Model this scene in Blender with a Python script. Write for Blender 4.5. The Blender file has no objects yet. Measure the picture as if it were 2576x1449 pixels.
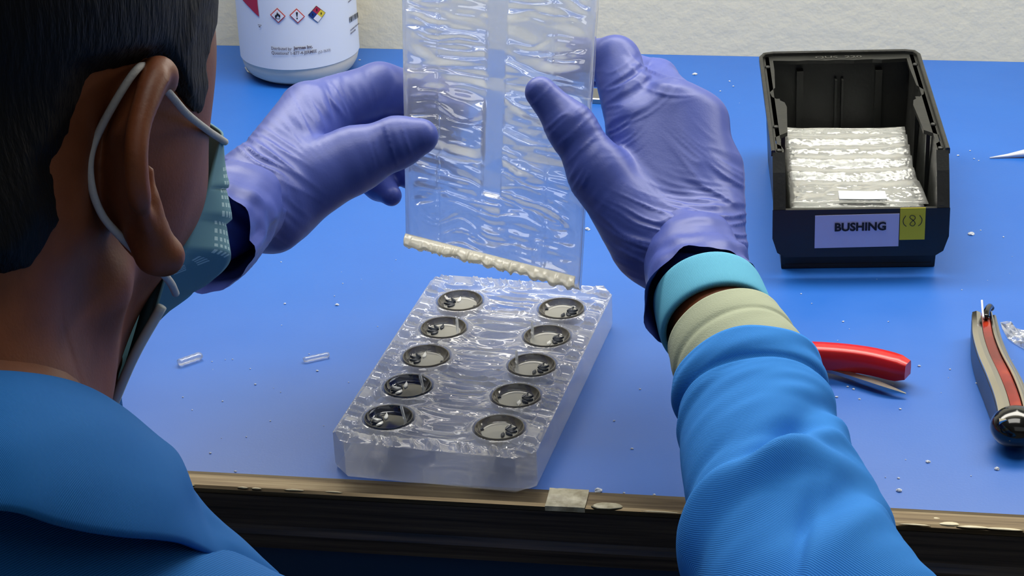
import bpy, math, random
import numpy as np
from mathutils import Vector, noise as mnoise

scene = bpy.context.scene
COL = scene.collection
rng = np.random.default_rng(7)
random.seed(7)

# ------------------------------------------------------------------ camera
FPX, W, H = 5735.2, 2576, 1449
BZ = 0.90                      # bench height above the floor
CAM = np.array([0.0, 0.0, BZ + 0.6079])
PITCH, ROLL, YAW = 0.4529, -0.0434, -0.1845
Fv = np.array([math.sin(YAW) * math.cos(PITCH), math.cos(YAW) * math.cos(PITCH), -math.sin(PITCH)])
R0 = np.array([math.cos(YAW), -math.sin(YAW), 0.0]); U0 = np.cross(R0, Fv)
Rv = R0 * math.cos(ROLL) + U0 * math.sin(ROLL)
Uv = -R0 * math.sin(ROLL) + U0 * math.cos(ROLL)
cd = bpy.data.cameras.new('camera'); cam = bpy.data.objects.new('camera', cd); COL.objects.link(cam)
cd.sensor_width = 36.0; cd.lens = FPX / W * 36.0; cd.clip_start = 0.02; cd.clip_end = 50
from mathutils import Matrix
cam.matrix_world = Matrix(((Rv[0], Uv[0], -Fv[0], CAM[0]), (Rv[1], Uv[1], -Fv[1], CAM[1]), (Rv[2], Uv[2], -Fv[2], CAM[2]), (0, 0, 0, 1)))
scene.camera = cam

# ------------------------------------------------------------------ light
vs = scene.view_settings
vs.view_transform = 'Standard'; vs.look = 'None'; vs.gamma = 1.0; vs.use_curve_mapping = False
vs.exposure = 0.0
scene.display_settings.display_device = 'sRGB'
wd = bpy.data.worlds.new('room_air'); scene.world = wd; wd.use_nodes = True
wd.node_tree.nodes['Background'].inputs[0].default_value = (0.75, 0.87, 1.0, 1); wd.node_tree.nodes['Background'].inputs[1].default_value = 0.05

def area(name, loc, target, sx, sy, power, color=(1, 1, 1)):
    l = bpy.data.lights.new(name, 'AREA'); l.shape = 'RECTANGLE'; l.size = sx; l.size_y = sy; l.energy = power; l.color = color
    o = bpy.data.objects.new(name, l); COL.objects.link(o); o.location = loc
    d = Vector(target) - Vector(loc); o.rotation_euler = d.to_track_quat('-Z', 'Y').to_euler()
    return o
area('bench_lamp', (-0.05, 1.42, BZ + 0.53), (-0.05, 1.13, BZ), 1.3, 0.16, 8.2, (1.0, 0.96, 0.87))
area('unseen_overhead_light', (-0.2, 1.15, 2.66), (-0.2, 1.15, 0), 1.2, 0.6, 14.0, (1.0, 0.98, 0.92))
area('unseen_overhead_light', (0.9, -0.5, 2.66), (0.9, -0.5, 0), 2.4, 1.2, 3.8, (0.93, 0.97, 1.0))  # added rear fill, brightens the jug front, gloves and ear

# ------------------------------------------------------------------ placing helpers
def P(px, py, d):
    return CAM + d * (Fv + Rv * (px - W / 2) / FPX - Uv * (py - H / 2) / FPX)
def camco(x, y, z):            # point from camera-frame metres
    return CAM + Rv * x + Uv * y + Fv * z
def topix(p):
    d = np.asarray(p) - CAM; z = d @ Fv
    return np.stack([W / 2 + FPX * (d @ Rv) / z, H / 2 - FPX * (d @ Uv) / z], -1), z
def on_plane(px, py, z=BZ):
    d = Fv + Rv * (px - W / 2) / FPX - Uv * (py - H / 2) / FPX
    return CAM + d * (z - CAM[2]) / d[2]
def spline(pts, n):
    pts = np.asarray(pts, float); m = len(pts)
    out = []
    q = np.vstack([2 * pts[0] - pts[1], pts, 2 * pts[-1] - pts[-2]])
    for t in np.linspace(0, m - 1 - 1e-9, n):
        i = int(t); f = t - i; a, b, c, d = q[i], q[i + 1], q[i + 2], q[i + 3]
        out.append(0.5 * (2 * b + (c - a) * f + (2 * a - 5 * b + 4 * c - d) * f * f + (3 * b - a - 3 * c + d) * f ** 3))
    return np.array(out)

# ------------------------------------------------------------------ object helpers
BASE = {}
def mesh_from(name, V, F):
    me = bpy.data.meshes.new(name)
    V = np.asarray(V, np.float32)
    if isinstance(F, np.ndarray) and F.ndim == 2:
        n, k = F.shape
        me.vertices.add(len(V)); me.vertices.foreach_set('co', V.ravel())
        me.loops.add(n * k); me.loops.foreach_set('vertex_index', F.astype(np.int32).ravel())
        me.polygons.add(n); me.polygons.foreach_set('loop_start', np.arange(0, n * k, k, dtype=np.int32))
        try: me.polygons.foreach_set('loop_total', np.full(n, k, np.int32))
        except Exception: pass
        me.update(calc_edges=True); me.validate()
    else:
        me.from_pydata([tuple(map(float, v)) for v in V], [], [tuple(int(i) for i in f) for f in F]); me.update()
    return me
def obj(name, V, F, mat, parent=None, smooth=True, local=False, uv=None, label=None, auto=None):
    V = np.asarray(V, float)
    if parent is not None and not local: V = V - BASE[parent.name]
    me = mesh_from(name, V, F)
    if mat is not None: me.materials.append(mat)
    me.polygons.foreach_set('use_smooth', np.full(len(me.polygons), smooth, bool))
    if smooth and auto:
        try: me.set_sharp_from_angle(angle=math.radians(auto))
        except Exception: pass
    if uv is not None:
        lay = me.uv_layers.new(name='UVMap')
        li = np.empty(len(me.loops), np.int32); me.loops.foreach_get('vertex_index', li)
        lay.data.foreach_set('uv', np.asarray(uv, np.float32)[li].ravel())
    o = bpy.data.objects.new(name, me); COL.objects.link(o)
    if parent is not None: o.parent = parent; BASE[o.name] = BASE[parent.name]
    else: BASE[o.name] = np.zeros(3)
    if label: o['label'] = label
    return o
def thing(name, label, cat, loc=(0, 0, 0), rz=0.0, group=None):
    o = bpy.data.objects.new(name, None); COL.objects.link(o); o.location = loc; o.rotation_euler = (0, 0, rz); o.empty_display_size = 0.02
    BASE[o.name] = np.array(loc, float)
    return tag(o, label, cat, group)
def tag(o, label, cat, group=None):
    o['label'] = label; o['category'] = cat
    if group: o['group'] = group
    return o
def struct(o): o['kind'] = 'structure'; return o

def join(parts):
    V = []; F = []; n = 0
    for v, f in parts:
        V.append(np.asarray(v, float)); F += [tuple(int(i) + n for i in q) for q in f]; n += len(v)
    return np.vstack(V), F
def box(lo, hi, bev=0.0):
    lo = np.array(lo, float); hi = np.array(hi, float)
    if bev <= 0:
        V = [(x, y, z) for x in (lo[0], hi[0]) for y in (lo[1], hi[1]) for z in (lo[2], hi[2])]
        F = [(0, 1, 3, 2), (4, 6, 7, 5), (0, 4, 5, 1), (2, 3, 7, 6), (0, 2, 6, 4), (1, 5, 7, 3)]
        return np.array(V), F
    import bmesh
    bm = bmesh.new(); v0, f0 = box(lo, hi)
    vs_ = [bm.verts.new(v) for v in v0]
    for f in f0: bm.faces.new([vs_[i] for i in f])
    bmesh.ops.bevel(bm, geom=bm.edges[:], offset=bev, segments=2, affect='EDGES', profile=0.6)
    bm.verts.index_update(); V = np.array([v.co[:] for v in bm.verts]); F = [tuple(v.index for v in f.verts) for f in bm.faces]; bm.free()
    return V, F
def prism(poly, z0, z1):
    n = len(poly); V = [(x, y, z0) for x, y in poly] + [(x, y, z1) for x, y in poly]
    F = [tuple(range(n))[::-1], tuple(range(n, 2 * n))] + [(i, (i + 1) % n, n + (i + 1) % n, n + i) for i in range(n)]
    return np.array(V), F
def lathe(prof, n=48, close=True):
    V = []; F = []
    m = len(prof)
    for j in range(n):
        a = 2 * math.pi * j / n
        for r, z in prof: V.append((r * math.cos(a), r * math.sin(a), z))
    for j in range(n):
        k = (j + 1) % n
        for i in range(m - 1): F.append((j * m + i, k * m + i, k * m + i + 1, j * m + i + 1))
    return np.array(V), F
def frames(C, ref):
    T = np.gradient(C, axis=0); T /= np.linalg.norm(T, axis=1)[:, None]
    E1 = ref - (T @ ref)[:, None] * T; E1 /= np.linalg.norm(E1, axis=1)[:, None]
    E2 = np.cross(T, E1)
    return T, E1, E2
def tube(C, R, nseg=24, ref=None, disp=None, cap=True, squash=None):
    """skin a round tube on centres C with radii R; angle 0 = camera right, 90 deg = towards the camera"""
    C = np.asarray(C, float); n = len(C); R = np.broadcast_to(R, (n,))
    ref = Rv if ref is None else np.asarray(ref, float)
    T, E1, E2 = frames(C, ref)
    if (E2 @ Fv).mean() > 0: E2 = -E2
    a = np.linspace(0, 2 * np.pi, nseg, endpoint=False)
    N = E1[:, None, :] * np.cos(a)[None, :, None] + E2[:, None, :] * np.sin(a)[None, :, None] * (1.0 if squash is None else squash)
    V = C[:, None, :] + N * R[:, None, None]
    if disp is not None:
        uu, aa = np.meshgrid(np.linspace(0, 1, n), a, indexing='ij')
        V = V + disp(uu, aa, V, N, T)
    V = V.reshape(-1, 3)
    i, j = np.meshgrid(np.arange(n - 1), np.arange(nseg), indexing='ij'); k = (j + 1) % nseg
    F = np.stack([i * nseg + j, i * nseg + k, (i + 1) * nseg + k, (i + 1) * nseg + j], -1).reshape(-1, 4)
    F = [tuple(f) for f in F]
    if cap: F += [tuple(range(nseg))[::-1], tuple(range((n - 1) * nseg, n * nseg))]
    return V, F
def sweep(C, prof, up=(0, 0, 1), scale=None):
    """sweep a closed 2D profile (side, up) along C"""
    C = np.asarray(C, float); n = len(C); up = np.asarray(up, float)
    T = np.gradient(C, axis=0); T /= np.linalg.norm(T, axis=1)[:, None]
    S = np.cross(T, up); S /= np.linalg.norm(S, axis=1)[:, None]
    Uq = np.cross(S, T); prof = np.asarray(prof, float); m = len(prof)
    sc = np.ones(n) if scale is None else np.asarray(scale, float)
    V = (C[:, None, :] + S[:, None, :] * (prof[None, :, 0, None] * sc[:, None, None]) + Uq[:, None, :] * (prof[None, :, 1, None] * sc[:, None, None])).reshape(-1, 3)
    F = [(i * m + j, i * m + (j + 1) % m, (i + 1) * m + (j + 1) % m, (i + 1) * m + j) for i in range(n - 1) for j in range(m)]
    F += [tuple(range(m))[::-1], tuple(range((n - 1) * m, n * m))]
    return V, F
def grid_faces(n, m, off=0, flip=False):
    i, j = np.meshgrid(np.arange(n - 1), np.arange(m - 1), indexing='ij')
    F = np.stack([i * m + j, (i + 1) * m + j, (i + 1) * m + j + 1, i * m + j + 1], -1).reshape(-1, 4) + off
    return F[:, ::-1] if flip else F
def thick_sheet(G, t):
    """closed shell from a grid of points (n,m,3), t = thickness"""
    n, m, _ = G.shape
    du = np.gradient(G, axis=0); dv = np.gradient(G, axis=1); N = np.cross(du, dv); N /= np.linalg.norm(N, axis=2)[..., None] + 1e-12
    V = np.vstack([G.reshape(-1, 3), (G - N * t).reshape(-1, 3)]); o = n * m
    F = [grid_faces(n, m), grid_faces(n, m, o, True)]
    idx = lambda i, j: i * m + j
    b = [(idx(0, j), idx(0, j + 1)) for j in range(m - 1)] + [(idx(i, m - 1), idx(i + 1, m - 1)) for i in range(n - 1)] + \
        [(idx(n - 1, j + 1), idx(n - 1, j)) for j in range(m - 1)][::-1] + [(idx(i + 1, 0), idx(i, 0)) for i in range(n - 1)]
    F.append(np.array([(q, p, p + o, q + o) for p, q in b])[:, ::-1])
    return V, np.vstack(F)

# ------------------------------------------------------------------ smooth 1D / 3D noise in numpy
_tab = rng.random(4096)
def n1(x, seed=0):
    x = np.asarray(x, float) + seed * 37.17; i = np.floor(x).astype(int); f = x - i; f = f * f * (3 - 2 * f)
    return _tab[i & 4095] * (1 - f) + _tab[(i + 1) & 4095] * f
def n2(x, y, seed=0):
    x = np.asarray(x, float); y = np.asarray(y, float)
    i = np.floor(x).astype(int); j = np.floor(y).astype(int); f = x - i; g = y - j; f = f * f * (3 - 2 * f); g = g * g * (3 - 2 * g)
    h = lambda a, b: _tab[(a * 157 + b * 911 + seed * 331) & 4095]
    return (h(i, j) * (1 - f) + h(i + 1, j) * f) * (1 - g) + (h(i, j + 1) * (1 - f) + h(i + 1, j + 1) * f) * g
def sstep(a, b, x): t = np.clip((x - a) / (b - a), 0, 1); return t * t * (3 - 2 * t)

# ------------------------------------------------------------------ sculpting: distance field + surface nets
class Clay:
    def __init__(s, lo, hi, h):
        s.h = h; s.lo = np.array(lo, float); n = np.ceil((np.array(hi, float) - s.lo) / h).astype(int) + 1
        s.ax = [s.lo[i] + h * np.arange(n[i]) for i in range(3)]; s.F = np.full(n, 0.05, np.float32)
    def sl(s, lo, hi):
        r = []
        for i in range(3):
            a = int(max(0, np.floor((lo[i] - s.lo[i]) / s.h))); b = int(min(len(s.ax[i]), np.ceil((hi[i] - s.lo[i]) / s.h) + 1)); r.append(slice(a, max(a, b)))
        return tuple(r)
    def pts(s, q):
        return np.stack(np.meshgrid(*[s.ax[i][q[i]] for i in range(3)], indexing='ij'), -1).astype(np.float32)
    def add(s, q, d, k, sub=False):
        a = s.F[q]
        if sub:
            d = -d; hh = np.clip(.5 - .5 * (d - a) / k * -1 * -1, 0, 1); hh = np.clip(0.5 + 0.5 * (d - a) / k, 0, 1); s.F[q] = a * (1 - hh) + d * hh + k * hh * (1 - hh)
        else:
            hh = np.clip(0.5 + 0.5 * (d - a) / k, 0, 1); s.F[q] = d * (1 - hh) + a * hh - k * hh * (1 - hh)
    def cone(s, p1, p2, r1, r2, k=.006, sub=False):
        p1 = np.asarray(p1, float); p2 = np.asarray(p2, float); m = max(r1, r2) + k + .006
        q = s.sl(np.minimum(p1, p2) - m, np.maximum(p1, p2) + m)
        if min(x.stop - x.start for x in q) <= 0: return
        X = s.pts(q); b = (p2 - p1).astype(np.float32); L = max(float(b @ b), 1e-12)
        t = np.clip(((X - p1.astype(np.float32)) @ b) / L, 0, 1)
        d = np.linalg.norm(X - p1.astype(np.float32) - t[..., None] * b, axis=-1) - (r1 + (r2 - r1) * t)
        s.add(q, d.astype(np.float32), k, sub)
    def chain(s, pts, rad, k=.006, sub=False):
        for i in range(len(pts) - 1): s.cone(pts[i], pts[i + 1], rad[i], rad[i + 1], k, sub)
    def ball(s, c, r, k=.006, sub=False): s.cone(c, c, r, r, k, sub)
    def egg(s, c, axes, rad, k=.006, sub=False):
        c = np.asarray(c, float); A = np.asarray(axes, float); rad = np.asarray(rad, float); m = rad.max() + k + .006
        q = s.sl(c - m, c + m)
        if min(x.stop - x.start for x in q) <= 0: return
        X = (s.pts(q) - c.astype(np.float32)) @ A.T.astype(np.float32)
        k0 = np.linalg.norm(X / rad.astype(np.float32), axis=-1); k1 = np.linalg.norm(X / (rad ** 2).astype(np.float32), axis=-1)
        s.add(q, (k0 * (k0 - 1) / (k1 + 1e-9)).astype(np.float32), k, sub)
    def mesh(s):
        F = s.F; S = F < 0; n = F.shape
        c = np.zeros((n[0] - 1, n[1] - 1, n[2] - 1), np.int8)
        offs = [(a, b, d) for a in (0, 1) for b in (0, 1) for d in (0, 1)]
        for a, b, d in offs: c += S[a:n[0] - 1 + a, b:n[1] - 1 + b, d:n[2] - 1 + d]
        I = np.argwhere((c > 0) & (c < 8)); vid = np.full(c.shape, -1, np.int32); vid[tuple(I.T)] = np.arange(len(I))
        val = np.stack([F[I[:, 0] + a, I[:, 1] + b, I[:, 2] + d] for a, b, d in offs], 1); O = np.array(offs, float)
        acc = np.zeros((len(I), 3)); cnt = np.zeros(len(I))
        for u in range(8):
            for v in range(u + 1, 8):
                if np.abs(O[u] - O[v]).sum() != 1: continue
                m = (val[:, u] < 0) != (val[:, v] < 0); t = val[m, u] / (val[m, u] - val[m, v])
                acc[m] += O[u] + t[:, None] * (O[v] - O[u]); cnt[m] += 1
        V = s.lo + s.h * (I + acc / cnt[:, None])
        Q = []
        for ax in range(3):
            sl0 = [slice(None)] * 3; sl1 = [slice(None)] * 3; sl0[ax] = slice(0, -1); sl1[ax] = slice(1, None)
            A = S[tuple(sl0)]; B = S[tuple(sl1)]
            E = np.argwhere(A != B); b1, b2 = (ax + 1) % 3, (ax + 2) % 3
            E = E[(E[:, b1] > 0) & (E[:, b2] > 0) & (E[:, b1] < n[b1] - 1) & (E[:, b2] < n[b2] - 1)]
            e1 = np.zeros(3, int); e1[b1] = 1; e2 = np.zeros(3, int); e2[b2] = 1
            g = lambda X: vid[tuple(X.T)]
            q = np.stack([g(E - e1 - e2), g(E - e2), g(E), g(E - e1)], 1)
            fl = ~A[tuple(E.T)]; q[fl] = q[fl][:, ::-1]; Q.append(q)
        return V, np.vstack(Q)
def vnormals(V, F):
    N = np.zeros_like(V); a = V[F[:, 2]] - V[F[:, 0]]; b = V[F[:, 3]] - V[F[:, 1]]; n = np.cross(a, b)
    for k in range(4): np.add.at(N, F[:, k], n)
    return N / (np.linalg.norm(N, axis=1)[:, None] + 1e-12)
def pr(px): return px / 4780.0       # pixel radius at working distance 1.2 m

# ------------------------------------------------------------------ materials
def lin(r, g, b):
    f = lambda c: (c / 255 / 12.92) if c / 255 <= .04045 else ((c / 255 + .055) / 1.055) ** 2.4
    return (f(r), f(g), f(b), 1)
class M:
    def __init__(s, name, col, rough=.5, metal=0., trans=0., ior=1.45, spec=.5, coat=0., sss=0.):
        s.m = bpy.data.materials.new(name); s.m.use_nodes = True; s.nt = s.m.node_tree; s.N = s.nt.nodes; s.b = s.N['Principled BSDF']
        i = s.b.inputs; i['Base Color'].default_value = col; i['Roughness'].default_value = rough; i['Metallic'].default_value = metal
        i['Transmission Weight'].default_value = trans; i['IOR'].default_value = ior; i['Specular IOR Level'].default_value = spec
        i['Coat Weight'].default_value = coat; i['Coat Roughness'].default_value = .1
        if sss: i['Subsurface Weight'].default_value = sss; i['Subsurface Radius'].default_value = (.012, .005, .003); i['Subsurface Scale'].default_value = 1.0
        s.col = col
    def node(s, t, **kw):
        n = s.N.new(t)
        for k, v in kw.items():
            if k in n.inputs: n.inputs[k].default_value = v
            else: setattr(n, k, v)
        return n
    def link(s, a, b): s.nt.links.new(a, b)
    def coords(s, kind='Object', scale=(1, 1, 1), rot=(0, 0, 0)):
        t = s.node('ShaderNodeTexCoord'); mp = s.node('ShaderNodeMapping'); mp.inputs['Scale'].default_value = scale; mp.inputs['Rotation'].default_value = rot
        s.link(t.outputs[kind], mp.inputs[0]); return mp.outputs[0]
    def noise(s, scale, detail=3, rough=.5, vec=None, dist=0.):
        n = s.node('ShaderNodeTexNoise', Scale=scale, Detail=detail, Roughness=rough, Distortion=dist)
        s.link(vec if vec is not None else s.coords(), n.inputs['Vector']); return n.outputs['Fac']
    def ramp(s, fac, stops):
        r = s.node('ShaderNodeValToRGB'); e = r.color_ramp.elements
        while len(e) < len(stops): e.new(.5)
        for k, (p, c) in enumerate(stops): e[k].position = p; e[k].color = c
        s.link(fac, r.inputs[0]); return r.outputs[0]
    def bump(s, fac, strength, dist, prev=None):
        b = s.node('ShaderNodeBump', Strength=strength, Distance=dist); s.link(fac, b.inputs['Height'])
        if prev is not None: s.link(prev, b.inputs['Normal'])
        s.link(b.outputs[0], s.b.inputs['Normal']); return b.outputs[0]
    def colour(s, out): s.link(out, s.b.inputs['Base Color']); return s
    def roughness(s, out): s.link(out, s.b.inputs['Roughness']); return s

def c4(r, g, b): return (r, g, b, 1)
def sc(c, k): return (c[0] * k, c[1] * k, c[2] * k, 1)
m_wall = M('cream_wall_paint', lin(240, 233, 205), .75)
w = m_wall.noise(90, 3, .6); m_wall.bump(w, .28, .0025)
m_white = M('white_paint', lin(225, 225, 220), .8); m_white.bump(m_white.noise(60), .1, .002)
m_floor = M('grey_floor_tile', lin(120, 122, 125), .45); m_floor.colour(m_floor.ramp(m_floor.noise(30, 5), [(.3, lin(100, 102, 106)), (.7, lin(135, 136, 138))]))
m_blue = M('blue_laminate', lin(20, 92, 205), .33, spec=.5, ior=1.68)
c = lin(18, 92, 208)
m_blue.colour(m_blue.ramp(m_blue.noise(5, 4, .55), [(.3, lin(14, 88, 178)), (.7, lin(24, 98, 188))]))
m_blue.roughness(m_blue.ramp(m_blue.noise(14, 5, .6), [(.3, c4(.38, .38, .38)), (.75, c4(.48, .48, .48))]))
m_blue.bump(m_blue.noise(700, 2, .5), .06, .0006)
m_bronze = M('brushed_bronze_trim', lin(120, 106, 84), .38, metal=.75)
v = m_bronze.coords(scale=(2, 90, 60)); m_bronze.colour(m_bronze.ramp(m_bronze.noise(4, 6, .65, v), [(.3, lin(58, 46, 34)), (.55, lin(98, 86, 66)), (.8, lin(128, 118, 98))]))
m_dark = M('dark_edge_laminate', lin(38, 34, 34), .26)
v = m_dark.coords(scale=(1.5, 30, 60)); m_dark.colour(m_dark.ramp(m_dark.noise(5, 4, .6, v), [(.35, lin(44, 40, 42)), (.7, lin(88, 78, 70))]))
m_cab = M('navy_cabinet_panel', lin(12, 52, 88), .45); m_cab.bump(m_cab.noise(150), .1, .001)
m_tape = M('cloudy_tape', lin(178, 174, 150), .3); m_tape.colour(m_tape.ramp(m_tape.noise(120, 4, .6), [(.35, lin(140, 132, 108)), (.65, lin(196, 190, 165))])); m_tape.bump(m_tape.noise(160, 3), .5, .001)
m_resin = M('dried_resin', lin(214, 200, 164), .2, coat=.4)
m_crumb = M('white_plastic_crumbs', lin(225, 230, 238), .35, trans=.25)
m_black = M('black_bin_plastic', lin(34, 35, 33), .38); m_black.bump(m_black.noise(500, 3), .25, .0004)
m_black.roughness(m_black.ramp(m_black.noise(60, 4), [(.3, c4(.3, .3, .3)), (.7, c4(.48, .48, .48))]))
m_ink = M('black_ink', lin(20, 20, 26), .6)
m_label = M('lavender_white_card', lin(196, 196, 226), .5); m_label.bump(m_label.noise(300), .05, .0003)
m_paper = M('white_paper', lin(226, 230, 236), .55); m_paper.bump(m_paper.noise(80), .08, .0006)
m_yellow = M('yellow_note', lin(215, 200, 40), .6); m_yellow.bump(m_yellow.noise(200), .08, .0004)
m_red = M('red_grip_plastic', lin(205, 24, 26), .32, coat=.25); m_red.bump(m_red.noise(120, 2), .06, .0006)
m_steel = M('worn_steel', lin(170, 168, 162), .3, metal=1.); m_steel.bump(m_steel.noise(300), .1, .0003)
m_chrome = M('polished_chrome', lin(205, 200, 188), .16, metal=1.); m_chrome.bump(m_chrome.noise(60), .05, .0005)
m_maroon = M('dark_red_lacquer', lin(120, 22, 20), .18, coat=.6)
m_maroon.colour(m_maroon.ramp(m_maroon.noise(22, 3, .5), [(.35, lin(70, 16, 18)), (.6, lin(140, 30, 22)), (.8, lin(205, 80, 40))]))
m_gloss = M('glossy_black_rubber', lin(10, 10, 11), .12, coat=.5); m_gloss.bump(m_gloss.noise(80), .03, .0004)
m_jug = M('milky_jug_plastic', lin(230, 221, 198), .6, spec=.3, trans=.0, sss=.0); m_jug.bump(m_jug.noise(40), .08, .001)
m_glabel = M('glossy_bottle_label', lin(222, 228, 236), .65, spec=.3); m_glabel.bump(m_glabel.noise(25, 2), .06, .001)
m_crim = M('crimson_print', lin(178, 42, 66), .5); m_redink = M('red_print', lin(205, 70, 60), .5)
m_navyink = M('navy_print', lin(28, 52, 120), .5); m_yelink = M('yellow_print', lin(224, 200, 60), .5); m_whiteink = M('white_print', lin(228, 228, 232), .5)
m_greyink = M('grey_print', lin(96, 88, 98), .6)

def clear_mat(name, col, rough, ior, milk, milkcol, clear=.0, bumps=None, tl_=.72):
    """clear silicone: refracting, part of the light passing straight, a little milk"""
    m = M(name, col, rough, trans=1.0, ior=ior)
    out = m.N['Material Output']
    last = m.b.outputs[0]
    if bumps: m.bump(m.noise(bumps[0], 3, .55), bumps[1], bumps[2])
    if clear:
        t = m.node('ShaderNodeBsdfTransparent'); t.inputs[0].default_value = col
        x = m.node('ShaderNodeMixShader'); x.inputs[0].default_value = clear; m.link(last, x.inputs[1]); m.link(t.outputs[0], x.inputs[2]); last = x.outputs[0]
    if milk:
        d = m.node('ShaderNodeBsdfDiffuse'); d.inputs[0].default_value = milkcol
        tl = m.node('ShaderNodeBsdfTranslucent'); tl.inputs[0].default_value = milkcol
        y = m.node('ShaderNodeMixShader'); y.inputs[0].default_value = tl_; m.link(d.outputs[0], y.inputs[1]); m.link(tl.outputs[0], y.inputs[2])
        x = m.node('ShaderNodeMixShader'); x.inputs[0].default_value = milk; m.link(last, x.inputs[1]); m.link(y.outputs[0], x.inputs[2]); last = x.outputs[0]
    g_ = m.node('ShaderNodeBsdfGlossy'); g_.inputs['Roughness'].default_value = rough + .02; g_.inputs[0].default_value = (1, 1, 1, 1)
    fr_ = m.node('ShaderNodeFresnel', IOR=ior); ge = m.node('ShaderNodeNewGeometry'); iv = m.node('ShaderNodeMath', operation='SUBTRACT'); iv.inputs[0].default_value = 1.0; m.link(ge.outputs['Backfacing'], iv.inputs[1])
    ml = m.node('ShaderNodeMath', operation='MULTIPLY'); m.link(fr_.outputs[0], ml.inputs[0]); m.link(iv.outputs[0], ml.inputs[1])
    x = m.node('ShaderNodeMixShader'); m.link(ml.outputs[0], x.inputs[0]); m.link(last, x.inputs[1]); m.link(g_.outputs[0], x.inputs[2]); last = x.outputs[0]
    if bumps or True:
        for nd in (g_, fr_):
            if m.b.inputs['Normal'].links: m.link(m.b.inputs['Normal'].links[0].from_socket, nd.inputs['Normal'])
    m.link(last, out.inputs[0]); return m
m_block = clear_mat('clear_silicone_block', c4(.97, .98, .99), .03, 1.42, .22, lin(252, 250, 242), .38, None, .35)
m_slab = clear_mat('clear_silicone_sheet', c4(.96, .98, 1.0), .04, 1.38, .27, lin(240, 245, 252), .30)
m_edgeglow = clear_mat('painted_edge_glow', c4(.98, .97, .93), .2, 1.36, .85, lin(255, 250, 232), .1, None, .4)  # cream colour stands in for lamp light caught in the clear edge
m_disc = clear_mat('smoky_clear_resin', c4(.86, .86, .83), .06, 1.45, .62, lin(178, 177, 168), .3, None, .1)
m_rim = clear_mat('smoky_resin_rim', c4(.60, .59, .55), .08, 1.45, .5, lin(104, 99, 88), .2, None, .1)
m_disc_shade = clear_mat('shade_tinted_resin', c4(.12, .13, .16), .05, 1.5, .05, lin(60, 60, 70), .3)  # dark tint paints the shadow and dark ground seen through clear discs
m_pin = clear_mat('clear_resin_pin', c4(.95, .96, .97), .08, 1.45, .25, lin(220, 225, 230), .3)
m_leaf = M('dark_leaf_facet', lin(46, 52, 64), .28, spec=.4); m_leaf_glint = M('painted_leaf_glint', lin(235, 235, 230), .12, coat=.5)  # white copy paints bright reflections of the glassy leaf slits as colour
m_bag = clear_mat('clear_zip_bag_film', c4(.96, .97, .97), .06, 1.35, .22, lin(240, 241, 236), .30, (70, .9, .004))

m_glove = M('violet_nitrile', lin(70, 85, 164), .42, spec=.45)
m_glove.bump(m_glove.noise(900, 3), .12, .0004, m_glove.bump(m_glove.noise(70, 2), .12, .0012))
m_skin = M('brown_skin', lin(132, 84, 60), .5, sss=.12)
m_skin.colour(m_skin.ramp(m_skin.noise(60, 4), [(.3, lin(112, 60, 33)), (.7, lin(136, 76, 44))])); m_skin.bump(m_skin.noise(900, 3), .18, .0004)
m_hair = M('black_hair', lin(9, 8, 9), .6, spec=.25); v = m_hair.coords(scale=(1, 1, .18)); m_hair.bump(m_hair.noise(420, 3, .6, v), .8, .0015)
m_eye = M('eye_white', lin(220, 215, 205), .2)
m_mask = M('blue_mask_fabric', lin(112, 160, 176), .8)
m_inmask = M('pale_mask_lining', lin(196, 204, 208), .8)
m_cord = M('grey_white_elastic', lin(190, 190, 190), .8); m_cord.bump(m_cord.noise(900), .4, .0006)
m_cyan = M('cyan_wristband_knit', lin(92, 178, 212), .8)
wv = m_cyan.node('ShaderNodeTexWave', Scale=55., Distortion=1.5); m_cyan.link(m_cyan.coords('UV', (1, 1, 1), (0, 0, 0)), wv.inputs[0]); m_cyan.bump(wv.outputs['Fac'], .35, .0006)
m_sage = M('sage_green_knit', lin(164, 172, 148), .9); m_sage.bump(m_sage.noise(1200, 2), .35, .0005)
def twill(name, col, scale):
    m = M(name, col, .85, spec=.25)
    wv = m.node('ShaderNodeTexWave', Scale=scale, Distortion=.8); wv.inputs['Detail'].default_value = 1
    m.link(m.coords('UV', (1, 1, 1), (0, 0, math.radians(52))), wv.inputs[0])
    m.colour(m.ramp(wv.outputs['Fac'], [(.1, sc(col, .80)), (.8, sc(col, 1.12))]))
    m.bump(wv.outputs['Fac'], .3, .0005); return m
m_coat = twill('blue_twill_coat', lin(48, 130, 214), 60)
m_coat_shade = twill('blue_twill_shaded', lin(30, 106, 182), 60)  # same cloth darkened: shade on collar and coat back put into the colour
m_trouser = M('dark_trouser_cloth', lin(40, 44, 56), .9)

# ------------------------------------------------------------------ room
YW = 1.6412
def room(name, lo, hi, m): return struct(obj(name, *box(lo, hi), m.m, smooth=False))
room('floor', (-2.6, -2.6, -.1), (2.6, YW + .1, 0), m_floor)
room('wall_back', (-2.6, YW, 0), (2.6, YW + .1, 2.7), m_wall)
room('wall_left', (-2.7, -2.6, 0), (-2.6, YW + .1, 2.7), m_white)
room('wall_right', (2.6, -2.6, 0), (2.7, YW + .1, 2.7), m_white)
room('wall_front', (-2.7, -2.7, 0), (2.7, -2.6, 2.7), m_white)
room('ceiling', (-2.7, -2.7, 2.7), (2.7, YW + .1, 2.8), m_white)

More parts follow.
